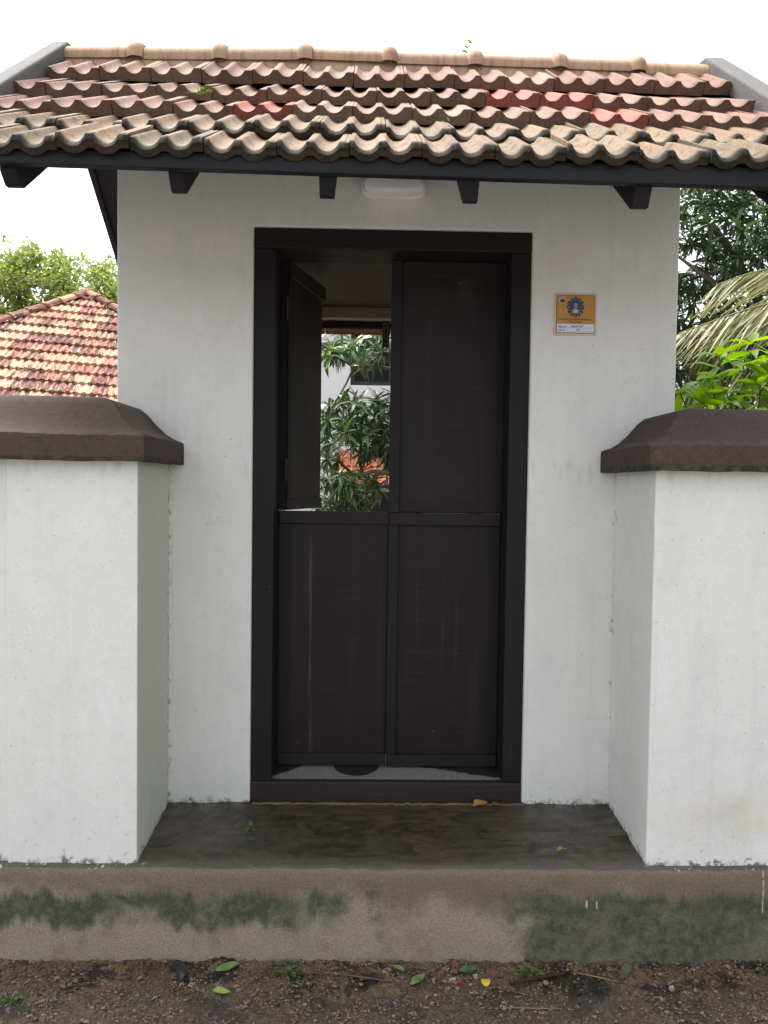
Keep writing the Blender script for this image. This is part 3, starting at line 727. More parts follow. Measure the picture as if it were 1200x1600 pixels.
# ---- mango tree seen through the open leaf
def mango_inner():
    r = random.Random(5)
    root = tag(empty('mango_tree', (1.15, 4.6, 0)), 'mango tree with drooping leaf whorls, seen through the open upper door leaf', 'tree')
    MB().tube([(1.15, 4.6, -.1), (1.10, 4.5, .8), (1.0, 4.35, 1.7), (1.05, 4.4, 2.6), (1.2, 4.5, 3.3)], [.16, .13, .11, .08, .03], 10).build('trunk', M['bark'], root, True)
    br = [[(1.02, 4.36, 1.9), (.5, 4.1, 2.35), (.12, 3.9, 2.49), (-.18, 3.75, 2.52), (-.36, 3.7, 2.50), (-.55, 3.6, 2.62), (-.8, 3.5, 2.75)],
          [(-.36, 3.7, 2.50), (-.42, 3.68, 2.36), (-.50, 3.68, 2.22), (-.56, 3.65, 2.0), (-.50, 3.6, 1.75)],
          [(1.0, 4.35, 1.5), (.5, 4.0, 1.72), (.1, 3.8, 1.86), (-.25, 3.7, 1.92), (-.55, 3.6, 1.98)],
          [(.5, 4.0, 1.72), (.1, 3.7, 1.60), (-.2, 3.6, 1.62), (-.45, 3.5, 1.50), (-.6, 3.5, 1.3)],
          [(1.0, 4.35, 1.9), (.8, 4.0, 2.4), (.4, 3.8, 2.85), (.1, 3.6, 3.1)], [(1.05, 4.4, 2.4), (1.5, 4.3, 2.7), (1.9, 4.2, 2.8)]]
    br = [[(x+.22*min(1, max(0, (1.0-x)/.6)), y, z) for x, y, z in b] for b in br]
    for b in br: MB().tube(b, [(.010 if b[0][0] < 0 else .028)*(1-.75*i/(len(b)-1)) for i in range(len(b))], 7).build('branch', M['bark'], root, True)
    C = [(-.60, 2.70), (-.47, 2.74), (-.36, 2.68), (-.60, 2.55), (-.52, 2.60), (-.40, 2.60), (-.22, 2.78), (-.12, 2.66), (-.16, 2.55), (-.04, 2.72), (-.25, 2.62),
         (-.62, 2.12), (-.45, 2.20), (-.33, 2.18), (-.20, 2.24), (-.10, 2.30), (-.05, 2.18), (-.55, 2.02), (-.42, 2.05), (-.28, 2.06), (-.15, 2.08), (-.06, 2.00), (-.36, 1.95), (-.24, 1.93), (-.12, 1.90), (-.02, 1.90),
         (-.60, 1.90), (-.46, 1.90), (-.30, 1.83), (-.18, 1.82), (-.08, 1.78), (-.60, 1.70), (-.50, 1.58), (-.38, 1.60), (-.42, 1.50), (-.52, 1.45), (-.60, 1.52), (-.30, 1.56), (-.44, 1.38), (-.56, 1.34), (-.36, 1.42), (-.62, 1.28), (-.46, 1.26), (-.34, 1.30),
         (-.02, 1.76), (-.10, 1.95), (-.20, 1.98), (-.5, 2.15)]
    out = []
    for i, (x, z) in enumerate(C):
        c = Vector((x+.245+r.uniform(-.03, .03), 3.6+r.uniform(-.25, .25), z+r.uniform(-.02, .02)))
        young = 1 if (i in (29, 33, 35, 38) or r.random() < .07) else 0
        ax = Vector((r.uniform(-.5, .3), -.55, r.uniform(-.1, .7)))
        for m in rosette(r, c, ax, r.randint(9, 13), (-.35, .75), .65): out.append((m, young))
        c2 = c+Vector((r.uniform(-.09, .09), r.uniform(.1, .3), r.uniform(-.06, .04)))
        for m in rosette(r, c2, ax, r.randint(8, 11), (-.35, .75), .65): out.append((m, 0))
        c4 = c+Vector((r.uniform(-.16, .16), r.uniform(.2, .45), r.uniform(-.08, .06)))
        if not (-.42 < c4.x < -.08 and 2.26 < c4.z < 2.52):
            for m in rosette(r, c4, ax, r.randint(8, 11), (-.35, .75), .65): out.append((m, 0))
        c3 = c+Vector((r.uniform(-.12, .12), r.uniform(-.2, .3), r.uniform(-.10, .04)))
        for m in rosette(r, c3, ax, r.randint(7, 10), (-.35, .75), .6): out.append((m, 0))
    for _ in range(170):       # the parts of the crown that the gatehouse hides
        x = r.uniform(-.9, 2.3); z = r.uniform(1.5, 3.4)
        if x < .35: continue
        c = Vector((x, r.uniform(3.5, 4.9), z))
        for m in rosette(r, c, Vector((r.uniform(-1, 1), -.3, r.uniform(0, .8))), 8, (-.3, .7)): out.append((m, 0))
    ms = {0: [leaf_mesh('leaf', M['mango'], .165, .038, .35, .3, 5, sd=i) for i in range(3)], 1: [leaf_mesh('leaf', M['mango_young'], .13, .034, .3, .3, 5)]}
    place_leaves(root, out, ms, r, 300, lambda q: (q[0].translation.x > .3, q[0].translation.y))
mango_inner()

# ---- big dark mango tree on the right
def mango_right():
    r = random.Random(8)
    root = tag(empty('mango_tree', (5.6, 7.2, 0)), 'large dark mango tree rising behind the wall right of the gatehouse', 'tree')
    MB().tube([(5.6, 7.2, -.1), (5.5, 7.1, 1.4), (5.3, 6.9, 2.6), (5.2, 6.9, 4.0), (5.3, 7.0, 5.4)], [.22, .19, .17, .12, .04], 10).build('trunk', M['bark'], root, True)
    for b in ([(5.3, 6.9, 2.6), (4.6, 6.4, 3.3), (3.9, 6.0, 3.9), (3.4, 5.9, 4.2)], [(5.2, 6.9, 3.4), (4.5, 6.6, 4.3), (3.9, 6.5, 5.0)], [(5.3, 6.9, 2.9), (4.4, 6.2, 2.9), (3.6, 5.9, 2.9)], [(5.25, 6.9, 3.8), (6.1, 6.6, 4.6), (6.8, 6.6, 5)]):
        MB().tube(b, [.07, .05, .03, .012], 7).build('branch', M['bark'], root, True)
    out = []; n = 0
    while n < 1500:
        d = Vector((r.gauss(0, 1), r.gauss(0, 1), r.gauss(0, 1))).normalized()*(r.random()**.33)
        c = Vector((4.75+2.35*d.x, 6.9+1.7*d.y, 4.15+2.0*d.z))
        k = fbm(c.x*.9, c.y*.9, c.z*.9)
        if k < -.32: continue
        n += 1
        ax = Vector((d.x*.6+r.uniform(-.3, .3), -.5+d.y*.5, .25+d.z*.4))
        yg = 1 if fbm(c.x*1.1+7, c.y, c.z*1.1) > .42 and r.random() < .5 else 0
        for m in rosette(r, c, ax, r.randint(8, 11), (-.4, .7), .7): out.append((m, yg))
    ms = {0: [leaf_mesh('leaf', M['mango_dark'], .20, .046, .4, .3, 4, sd=i) for i in range(3)], 1: [leaf_mesh('leaf', M['mango_young'], .18, .042, .35, .3, 4)]}
    def key(q):
        t = q[0].translation; u = (t.x)/(t.y+2.85)
        return (not (.385 < u < .52 and 2.9 < t.z < 5.2), t.y)
    place_leaves(root, out, ms, r, 300, key)
mango_right()

# ---- coconut palm: fronds reach in from the right
def palm():
    r = random.Random(21); bx, by = 5.0, 3.7
    root = tag(empty('coconut_palm', (bx, by, 0)), 'young coconut palm whose straw coloured fronds arch in from the right', 'palm')
    MB().tube([(bx, by, -.1), (bx-.03, by, .8), (bx, by-.02, 1.6), (bx+.02, by, 2.35)], [.17, .13, .12, .12], 12).build('trunk', M['bark'], root, True)
    top = Vector((bx, by, 2.3))
    lm = MB()
    def leaflet(L):
        s = MB(); 
        for i in range(5):
            u = i/4; w = .021*(1-u*.85)*(.6+.4*min(1, u*5)); s.v += [(-w, L*u, .006-.10*L*u*u), (0, L*u, -.10*L*u*u), (w, L*u, .006-.10*L*u*u)]
        for i in range(4):
            for k in range(2): a = i*3+k; s.f.append((a, a+1, a+4, a+3))
        return s
    lme = {k: leaflet(.62).mesh('leaflet', M[k], True) for k in ('frond', 'frond_green')}
    def frond(pts, mt, n, individual, hang=.9):
        # quadratic sampling of the rachis
        P = [Vector(p) for p in pts]; N = 24; line = []
        for i in range(N+1):
            u = i/N*(len(P)-1); k = min(int(u), len(P)-2); f_ = u-k
            a = P[max(k-1, 0)]; b = P[k]; c = P[k+1]; d = P[min(k+2, len(P)-1)]
            line.append(.5*((2*b)+(c-a)*f_+(2*a-5*b+4*c-d)*f_*f_+(3*b-a-3*c+d)*f_**3))
        s = MB(); s.tube(line, [.022-.018*i/N for i in range(N+1)], 6)
        fr = None; mats_ = []
        for i in range(n):
            u = .16+.84*i/(n-1); q = u*N; k = min(int(q), N-1); p = line[k].lerp(line[k+1], q-k); d = (line[k+1]-line[k]).normalized()
            side = d.cross(Vector((0, 0, 1))).normalized()
            for sg in (-1, 1):
                dirv = side*sg*r.uniform(.35, .6) + d*(.75+.4*u) + Vector((0, 0, -hang*r.uniform(.7, 1.2)))
                ln = (.55+.9*math.sin(math.pi*min(1, .15+.8*u)))*.85*r.uniform(.85, 1.1)
                if u > .9: ln *= .7
                m = frame_from(dirv, r.uniform(-.5, .5)); m = m @ Matrix.Diagonal((1.0, ln, ln))
                mats_.append(Matrix.Translation(p) @ m.to_4x4())
        if not individual:
            for m in mats_: append_mesh(s, lme[mt], m)
        fr = s.build('frond', M[mt], root, True)
        if individual:
            for m in mats_: link_m('leaflet', lme[mt], fr, m)
    frond([top, (4.55, 3.55, 2.90), (3.85, 3.4, 3.12), (3.15, 3.3, 2.99), (2.45, 3.2, 2.74)], 'frond', 62, True, .6)
    frond([top, (4.7, 3.7, 3.1), (4.1, 3.75, 3.42), (3.45, 3.8, 3.42), (3.0, 3.8, 3.28)], 'frond', 44, True, .55)
    frond([top, (4.5, 4.1, 2.55), (3.9, 4.3, 2.68), (3.2, 4.3, 2.55), (2.75, 4.2, 2.25)], 'frond_green', 50, True, 1.1)
    for a in (0.2, 1.0, 1.7, 2.2, -.6, -1.3):
        v = Vector((math.cos(a), math.sin(a), 0)); q = lambda t, h: tuple(top+v*t+Vector((0, 0, h)))
        frond([q(0, 0), q(.5, .75), q(1.1, 1.15), q(1.8, 1.1), q(2.4, .6)], 'frond_green', 36, False, .8)
palm()

# ---- bright shrub just behind the right wall
def shrub():
    r = random.Random(4); bx, by = 1.9, .75
    root = tag(empty('leafy_shrub', (bx, by, 0)), 'bright yellow green shrub topping the right compound wall beside the gatehouse', 'shrub')
    tips = [(1.26, .62, 1.83), (1.34, .70, 1.90), (1.42, .60, 1.84), (1.47, .78, 1.96), (1.52, .65, 1.90), (1.58, .70, 2.02), (1.62, .62, 1.94), (1.66, .80, 2.14), (1.72, .68, 2.08), (1.76, .60, 1.98), (1.80, .78, 2.20), (1.86, .70, 2.12), (1.90, .62, 2.02), (1.97, .72, 2.16), (2.05, .70, 2.05), (2.15, .8, 2.2),
            (1.55, .55, 1.82), (1.70, .55, 1.86), (1.85, .56, 1.88), (1.38, .85, 1.86), (2.3, .8, 2.1), (2.4, .9, 2.3), (2.2, .6, 1.9), (1.48, .52, 1.80), (1.62, .9, 2.0)]
    leaves = []
    for i, tp in enumerate(tips):
        b = Vector((bx+r.uniform(-.1, .1), by+r.uniform(-.08, .08), -.05)); tp = Vector(tp); mid = b.lerp(tp, .55)+Vector((0, 0, .25)); mid.x = b.x+(tp.x-b.x)*.35
        MB().tube([b, mid, tp], [.012, .008, .003], 6).build('stem', M['bark'], root, True)
        for k in range(r.randint(9, 11)):
            u = r.uniform(0, .16); p = tp.lerp(mid, u) if k > 3 else tp
            a = r.uniform(0, 6.28); d = Vector((math.cos(a), math.sin(a)*.9-.25, r.uniform(-.45, .95)))
            leaves.append((Matrix.Translation(p) @ (frame_from(d, r.uniform(-.5, .5))*r.uniform(.7, 1.15)).to_4x4(), 0))
    ms = {0: [leaf_mesh('leaf', M['bright'], .14, .050, .34, .35, 6, wave=.05, sd=i) for i in range(3)]}
    place_leaves(root, leaves, ms, r, 300, lambda q: q[0].translation.y)
shrub()

# ---- trees further off
def far_tree(x, y, hgt, blobs, nleaf, size, label, mt, sd, group=None):
    r = random.Random(sd)
    root = tag(empty('broadleaf_tree', (x, y, 0)), label, 'tree', group)
    MB().tube([(x, y, -.2), (x+.1, y, hgt*.35), (x-.1, y, hgt*.7)], [.3, .22, .08], 9).build('trunk', M['bark'], root, True)
    s = MB(); tw = MB(); tot = sum(b[3]**2 for b in blobs)
    for (cx, cz, dy, rad) in blobs:
        c = Vector((cx, y+dy, cz)); MB_pts = [(x, y, hgt*.35), ((x+cx)/2, y+dy*.5, (hgt*.4+cz)/2+.2), (cx, y+dy, cz)]
        tw.tube(MB_pts, [.10, .06, .02], 6)
        for _ in range(int(nleaf*rad*rad/tot)):
            d = Vector((r.gauss(0, 1), r.gauss(0, 1), r.gauss(0, 1))).normalized()*(r.random()**.4)*rad
            p = c+d
            if fbm(p.x*1.3, p.y*1.3, p.z*1.3) < -.08: continue
            m = frame_from(Vector((r.gauss(0, 1), r.gauss(0, 1), r.gauss(0, .6)-.2)), r.uniform(-1.5, 1.5)); L = size*r.uniform(.6, 1.2); w = L*.32
            q = [p + m @ Vector(v) for v in ((0, 0, 0), (w, L*.5, 0), (0, L, -.1*L), (-w, L*.5, 0))]
            s.add(q, [(0, 1, 2, 3)])
    tw.build('limb', M['bark'], root, True)
    tag(s.build('crown', M[mt], root), kind='stuff')
far_tree(-10.2, 20, 8, [(-12.8, 5.4, 0, 1.7), (-11.2, 6.0, .5, 1.7), (-9.9, 6.7, 0, 1.45), (-8.6, 6.6, 0, 1.45), (-10.3, 7.9, 0, .75), (-12.1, 7.2, 0, .7), (-12.6, 8.1, 0, .45), (-7.6, 7.2, .5, 1.0), (-7.0, 6.3, 0, 1.3), (-14, 6, 0, 1.5), (-9.0, 7.7, .3, .7)], 60000, .135,
         'bushy yellow green tree standing behind the house with the hipped roof', 'treeleaf', 31)
far_tree(9.2, 15, 7, [(8.0, 3.2, 0, 1.6), (9.5, 4.4, 0, 2.0), (11, 5.2, 0, 2.2), (7.6, 4.6, .5, 1.2), (10.5, 2.6, 0, 1.6)], 9000, .20,
         'light green tree glimpsed between the palm fronds right of the gatehouse', 'treeleaf', 32)

# ------------------------------------------------------------------ house with hipped roof, far left
def hip_house():
    dY = 12.15; A = Vector((-5.44, dY, 5.08)); b = R(-30)
    rr = Vector((math.cos(b), math.sin(b), 0)); ll = Vector((math.sin(b), -math.cos(b), 0)); k = .485
    S = 5.4; drop = k*S
    root = tag(empty('tiled_house', (A.x, A.y, 0)), 'house with weathered hipped clay tile roof showing above the left wall', 'house')
    cor = [A+rr*S-Vector((0, 0, drop)), A+ll*S-Vector((0, 0, drop)), A-rr*S-Vector((0, 0, drop)), A-ll*S-Vector((0, 0, drop))]
    s = MB(); s.add([A-Vector((0, 0, .06))]+[c-Vector((0, 0, .06)) for c in cor], [(0, 2, 1), (0, 3, 2), (0, 4, 3), (0, 1, 4), (1, 2, 3, 4)])
    roof_ = s.build('roof', M['far_tile'], root, org=tuple(A))
    w = MB(); cc = [A+v*(S-.75) for v in (rr, ll, -rr, -ll)]
    w.add([(c.x, c.y, -.05) for c in cc]+[(c.x, c.y, A.z-drop-.02) for c in cc], [(0, 1, 2, 3), (4, 5, 6, 7)]+[(i, (i+1) % 4, 4+(i+1) % 4, 4+i) for i in range(4)])
    w.build('wall', M['house_white'], root)
    nrm_h = (rr+ll).normalized(); rowd = (rr-ll).normalized(); tp = k*math.sqrt(2); ph = math.atan(tp)
    down = (nrm_h*math.cos(ph)-Vector((0, 0, math.sin(ph)))); nv = rowd.cross(-down).normalized()
    if nv.z < 0: nv = -nv
    # tile mesh: x along the row, y upslope
    tw_, tg = .23, .335
    s = MB(); us = [0, .06, .18, .30, .42, .50, .56, .68, .80, .92, .985]; hs_ = [1, 1, .2, .1, .9, 1, .9, .1, .2, 1, 1]
    for y, kk in ((0, 1), (.42, .9)):
        for u, h in zip(us, hs_): s.v.append((u*tw_, y, .050+.024*h*kk))
    n = len(us)
    for u in us: s.v.append((u*tw_, 0, 0))
    for i in range(n-1): s.f.append((i, i+1, n+i+1, n+i)); s.f.append((2*n+i, 2*n+i+1, i+1, i))
    tm = s.mesh('roof_tile', M['far_tile']); tm.shade_flat()
    Lslope = drop/math.sin(ph); rows = int(Lslope/tg)
    rest = MB(); r = random.Random(3); cand = []
    for j in range(rows+1):
        dist = Lslope - j*tg
        half = dist*math.cos(ph)             # 45 degree hips in plan
        x = -half-.5 + (tw_/2 if j % 2 else 0)
        while x < half+.3:
            # the courses were laid a little out of level
            p = A + down*(dist+(x+1.0)*.065) + rowd*(x-dist*.065) + nv*.0
            hw = (dist+(x+1.0)*.065)*math.cos(ph)
            if x-dist*.065 < -hw+.02 or x-dist*.065+tw_ > hw-.02 or dist+(x+1.0)*.065 > Lslope: x += tw_; continue
            y_ax = -down; m3 = Matrix((rowd, y_ax, nv)).transposed() @ Matrix.Rotation(-.065, 3, 'Z') @ Matrix.Rotation(R(-6.5+r.uniform(-.6, .6)), 3, 'X')
            cand.append((p, m3)); x += tw_
    cand.sort(key=lambda q: abs(q[0].x+5.9)*.6 + max(0, q[0].x+3.2)*5)
    for i, (p, m3) in enumerate(cand):
        mw = Matrix.Translation(p) @ m3.to_4x4()
        if i < 300: link_m('roof_tile', tm, roof_, mw)
        else: append_mesh(rest, tm, mw)
    if rest.v: tag(rest.build('roof_tiling', M['far_tile'], roof_), kind='stuff')
    # hip caps
    for d_ in (rr, ll):
        hd = (d_-Vector((0, 0, k))).normalized(); L = .40; s = MB(); na = 7
        for x, kk in ((0, 1.12), (.05, 1.12), (.055, .95), (L, .92)):
            for q in range(na):
                a = math.pi*q/(na-1); s.v.append((-.14*math.cos(a)*kk, x, .095*math.sin(a)*kk-.01))
        for i in range(3):
            for q in range(na-1): s.f.append((i*na+q, i*na+q+1, (i+1)*na+q+1, (i+1)*na+q))
        s.f.append(tuple(range(na)))
        hm = s.mesh('hip_tile', M['far_tile'])
        m3 = frame_from(-hd)
        for j in range(15):
            link_m('hip_tile', hm, roof_, Matrix.Translation(A+hd*(L*.93*(j+1))+Vector((0, 0, .03))) @ m3.to_4x4())
hip_house()

# ------------------------------------------------------------------ white house seen through the gate
def white_house():
    X0, X1, Y0, Y1, H = -1.3, 3.2, 6.6, 8.3, 5.0
    root = tag(empty('white_house', (1.0, Y0, 0)), 'white two storey house seen through the open upper door leaf', 'house')
    # front wall with an upper window opening and a doorway under the canopy
    wx0, wx1, wz0, wz1 = -.24, .75, 2.72, 3.62; dx0, dx1, dz1 = -.30, .65, 1.42
    s = MB()
    s.box(X0, dx0, Y0, Y0+.2, -.05, wz0); s.box(dx0, wx1, Y0, Y0+.2, dz1, wz0-.0005); s.box(dx1, wx1-.0005, Y0, Y0+.2, -.05, dz1-.0005); s.box(wx1, X1, Y0, Y0+.2, -.05, wz0)
    s.box(X0, wx0, Y0, Y0+.2, wz0+.0005, H); s.box(wx1, X1, Y0, Y0+.2, wz0+.0005, H); s.box(wx0+.0005, wx1-.0005, Y0, Y0+.2, wz1, H)
    s.box(X0, X1, Y0+.2005, Y1, -.05, H-.001)
    s.build('wall', M['house_white'], root)
    w = MB(); w.box(wx0, wx0+.05, Y0+.03, Y0+.1, wz0, wz1); w.box(wx1-.05, wx1, Y0+.03, Y0+.1, wz0, wz1); w.box(wx0+.0505, wx1-.0505, Y0+.03, Y0+.1, wz1-.05, wz1); w.box(wx0+.0505, wx1-.0505, Y0+.03, Y0+.1, wz0, wz0+.05); w.box(.23, .27, Y0+.03, Y0+.1, wz0+.0505, wz1-.0505)
    wf = w.build('window', M['dark'], root)
    MB().box(wx0+.01, wx1-.01, Y0+.12, Y0+.13, wz0+.01, wz1-.01).build('pane', M['glass'], wf)
    MB().box(wx0-.05, wx1+.05, Y0-.05, Y0-.001, wz1+.02, wz1+.09).build('window_hood', M['house_white'], wf)
    MB().box(dx0, dx1, Y0+.10, Y0+.14, -.05, dz1).build('door', M['dark'], root)
    MB().box(-.36, -.305, Y0-.06, Y0-.001, -.05, 1.45).build('pilaster', M['house_white'], root)
    # red tiled canopy over the doorway
    zt, yt = 1.93, Y0-.01; sl = R(33); rows = 4
    cb = MB().prism_x([(yt, zt-.03), (yt-.62, zt-.03-.62*math.tan(sl)), (yt-.62, zt-.07-.62*math.tan(sl)), (yt, zt-.08)], -.42, 1.0).build('canopy', M['dark'], root)
    s = MB(); us = [0, .08, .22, .36, .46, .54, .64, .78, .92, .985]; hs_ = [1, .9, .15, .15, .9, 1, .15, .1, .8, 1]; n = len(us)
    for y, kk in ((0, 1), (.20, .9)):
        for u, h in zip(us, hs_): s.v.append((u*.175, y, .015+.022*h*kk))
    for u in us: s.v.append((u*.175, 0, 0))
    for i in range(n-1): s.f.append((i, i+1, n+i+1, n+i)); s.f.append((2*n+i, 2*n+i+1, i+1, i))
    red = mat_tile('orange_canopy_tile', [(0, (.50, .16, .075)), (.5, (.42, .13, .07)), (1, (.55, .21, .10))], .1, 0, .12)
    tm = s.mesh('roof_tile', red)
    for j in range(rows):
        dist = .74-.185*j
        for i in range(8):
            link('roof_tile', tm, cb, (-.42+.176*i+(.06 if j % 2 else 0), yt-dist*math.cos(sl), zt-.022-dist*math.sin(sl)), (sl-R(4), 0, 0))
    tag(MB().box(-1.25, .0, Y0-.09, Y0-.083, 1.995, 2.003).box(-1.25, .0, Y0-.09, Y0-.083, 2.205, 2.212).build('window_bar', M['dark'], root))
white_house()

# ------------------------------------------------------------------ litter, stones and weeds at the foot of the step
def pebbles():
    r = random.Random(77); s = MB()
    for _ in range(9000):
        x = r.uniform(-1.3, 1.5); y = r.uniform(-.80, -.492)
        if fbm(x*3.5, y*6, 2) < -.15 and r.random() < .8: continue
        a = min(.011, .0021/(r.random()**.5+.15)); z = gz(x, y)+a*.25
        k = len(s.v); rot = r.random()*6
        for (i, j, q) in ((1, 0, 0), (0, 1, 0), (-1, 0, 0), (0, -1, 0), (0, 0, .75), (.6, .6, .45), (-.6, .6, .45), (-.6, -.6, .45), (.6, -.6, .45)):
            f_ = a*r.uniform(.75, 1.2); xx, yy = i*math.cos(rot)-j*math.sin(rot), i*math.sin(rot)+j*math.cos(rot)
            s.v.append((x+xx*f_*1.15, y+yy*f_, z+q*f_))
        for q in ((0, 5, 8), (0, 1, 5), (1, 6, 5), (1, 2, 6), (2, 7, 6), (2, 3, 7), (3, 8, 7), (3, 0, 8), (4, 5, 6), (4, 6, 7), (4, 7, 8), (4, 8, 5)): s.f.append(tuple(k+i for i in q))
    t = NT('mixed_gravel'); p = t.pos(); f = t.noise(p, 130, 2); c = t.ramp(f, [(.3, (.04, .033, .027)), (.45, (.16, .12, .085)), (.58, (.24, .19, .15)), (.66, (.15, .07, .045)), (.74, (.30, .26, .22))], 'CONSTANT')
    tag(s.build('gravel', t.done(c, .7, .3), org=(0, 0, 0)), 'fine mixed gravel scattered over the damp earth', 'gravel', kind='stuff')
pebbles()

def litter():
    r = random.Random(41); t = NT('decayed_leaf_scraps'); p = t.pos(); f = t.noise(p, 45, 2)
    m = t.done(t.ramp(f, [(.32, (.020, .016, .012)), (.46, (.055, .038, .022)), (.56, (.11, .07, .035)), (.64, (.045, .055, .022)), (.72, (.16, .12, .07))]), .7, .3)
    s = MB(); lm = [leaf_mesh('scrap', m, .020, .010, .5, .5, 3, wave=.3, sd=i) for i in range(4)]
    for _ in range(520):
        x = r.uniform(-1.3, 1.5); y = -.492-abs(r.gauss(0, .075))
        if y < -.80: continue
        d = Vector((r.uniform(-1, 1), r.uniform(-1, 1), r.uniform(-.1, .25)))
        append_mesh(s, r.choice(lm), Matrix.Translation((x, y, gz(x, y)+.004)) @ (frame_from(d, r.uniform(-.8, .8))*r.uniform(.35, 1.25)).to_4x4())
    for _ in range(110):       # bits of twig and grass straw
        x = r.uniform(-1.3, 1.5); y = -.495-abs(r.gauss(0, .09)); a = r.uniform(0, 3.14); L = r.uniform(.012, .05); z = gz(x, y)+.004
        s.tube([(x, y, z), (x+L*math.cos(a), y+L*.6*math.sin(a), z+.003), (x+2*L*math.cos(a+.2), y+1.2*L*math.sin(a+.2), z)], .0010, 4)
    tag(s.build('leaf_litter', m, org=(0, 0, 0)), 'fine decayed leaf and twig litter strewn along the foot of the step', 'litter', kind='stuff')
litter()

def rock(name, x, y, a, b, c, mt, label, cat, sd, flat=1.0, group=None):
    bm = bmesh.new(); bmesh.ops.create_icosphere(bm, subdivisions=3, radius=1)
    for v in bm.verts:
        q = v.co.copy(); k = 1+.45*fbm(q.x*1.3+sd, q.y*1.3, q.z*1.3)+.16*fbm(q.x*4+sd, q.y*4, q.z*4)
        q = Vector([max(-.72, min(.72, e)) for e in q])
        v.co = Vector((q.x*a*k, q.y*b*k, q.z*c*k))
    me = bpy.data.meshes.new(name); bm.to_mesh(me); bm.free(); me.materials.append(mt); sharp(me, 30)
    o = link(name, me, None, (x, y, gz(x, y)+c*.25), (0, 0, sd*1.3)); return tag(o, label, cat, group)
brick = mat_plain('broken_brick', (.17, .065, .042), .9, .2, .5, 60); stone = mat_plain('pale_stone', (.30, .25, .21), .8, .25, .3, 60); black = mat_plain('charred_lump', (.022, .020, .020), .5, .4, .4, 40)
rock('brick_chip', .288, -.525, .018, .012, .012, brick, 'largest orange brick chip, lying against the foot of the step', 'brick chip', 1)
rock('brick_chip', .296, -.582, .015, .012, .012, brick, 'dark red brick chip nearest the yellow petal', 'brick chip', 2)
rock('brick_chip', .240, -.552, .010, .009, .009, brick, 'small red brick chip at the left of the brick chips', 'brick chip', 3)
rock('brick_chip', .405, -.545, .014, .010, .010, brick, 'orange brick chip above and right of the yellow petal', 'brick chip', 4)
rock('pale_stone', .272, -.572, .013, .010, .009, stone, 'pinkish pale stone between two red brick chips', 'stone', 5)
rock('pale_stone', .345, -.560, .010, .008, .006, stone, 'small pale stone right of the dark red brick chip', 'stone', 6)
rock('pale_stone', .930, -.610, .009, .008, .007, stone, 'whitish pebble alone on the bare earth at right', 'stone', 7)
rock('grey_stone', .258, -.530, .014, .010, .009, mat_plain('grey_stone', (.13, .125, .11), .8, .25, .3, 50), 'grey green stone left of the largest brick chip', 'stone', 8)
rock('charred_lump', -.560, -.535, .052, .022, .016, black, 'large black charred lump lying against the step left of the gate', 'lump', 9)
rock('charred_lump', -.405, -.565, .026, .010, .010, black, 'small black charred lump beside the green fallen leaf', 'lump', 10)
rock('charred_lump', -.770, -.552, .030, .015, .010, black, 'low black charred lump farthest to the left', 'lump', 12)

def flat_leaf(name, x, y, z, L, W_, rz, mt, label, curl=.3, tiltx=0.0, cat='leaf', rx=0.0):
    me = leaf_mesh(name, mt, L, W_, curl, .35, 8, wave=.12, sd=L*90)
    o = link(name, me, None, (x, y, z), (R(tiltx), R(rx), R(rz))); return tag(o, label, cat)
fresh = mat_plain('fresh_fallen_leaf', (.085, .15, .035), .5, .4, .4, 60); lime = mat_plain('lime_leaf', (.16, .24, .04), .5, .4, .35, 60)
dry = mat_plain('dry_tan_leaf', (.30, .17, .06), .7, .25, .35, 60); dull = mat_plain('sodden_brown_leaf', (.085, .062, .045), .55, .35, .35, 70); olive = mat_plain('dull_olive_leaf', (.06, .07, .035), .6, .3, .3, 60)
flat_leaf('fallen_leaf', -.447, -.548, gz(-.447, -.548)+.012, .075, .026, -62, fresh, 'larger green fallen leaf propped beside a black lump at the foot of the step', .15, 12, rx=32)
flat_leaf('fallen_leaf', -.440, -.628, gz(-.44, -.628)+.012, .055, .020, -100, lime, 'smaller lime green fallen leaf, nearest the bottom edge', .1, 5, rx=30)
flat_leaf('fallen_leaf', .145, -.600, gz(.145, -.600)+.014, .060, .024, -48, fresh, 'green fallen leaf below the brick chips, pointing up right', .15, 14, rx=30)
flat_leaf('fallen_leaf', .128, -.545, gz(.128, -.545)+.013, .045, .014, 55, fresh, 'narrow green fallen leaf left of the brick chips', .2, 10, rx=-30)
flat_leaf('fallen_leaf', .300, -.545, gz(.3, -.545)+.012, .055, .026, -80, mat_plain('deep_green_leaf', (.03, .075, .022), .45, .4, .3, 60), 'deep green fallen leaf lying among the brick chips', .1, 6, rx=28)
flat_leaf('fallen_leaf', .790, -.565, gz(.79, -.565)+.013, .085, .030, -38, olive, 'dull olive fallen leaf flat on the earth at right', .05, 14, rx=22)
# on the step
flat_leaf('fallen_leaf', .835, -.265, .317, .115, .042, -95, dull, 'sodden brown leaf lying on the step by the right pier', .02, 0)
flat_leaf('fallen_leaf', .632, -.385, .320, .038, .020, -70, lime, 'small lime green leaf lying on the open step', .2, 10)
flat_leaf('fallen_leaf', .835, -.110, .322, .040, .018, -75, olive, 'small green leaf in the corner of step and right pier', .2, 10)
flat_leaf('dry_leaf', .402, -.050, .326, .055, .030, -70, dry, 'curled tan dry leaf at the left, on the step below the door frame', .6, 35, 'leaf', 25)
flat_leaf('dry_leaf', .470, -.040, .322, .050, .028, -120, dry, 'curled tan dry leaf at the right, on the step below the door frame', .5, 40, 'leaf', -30)
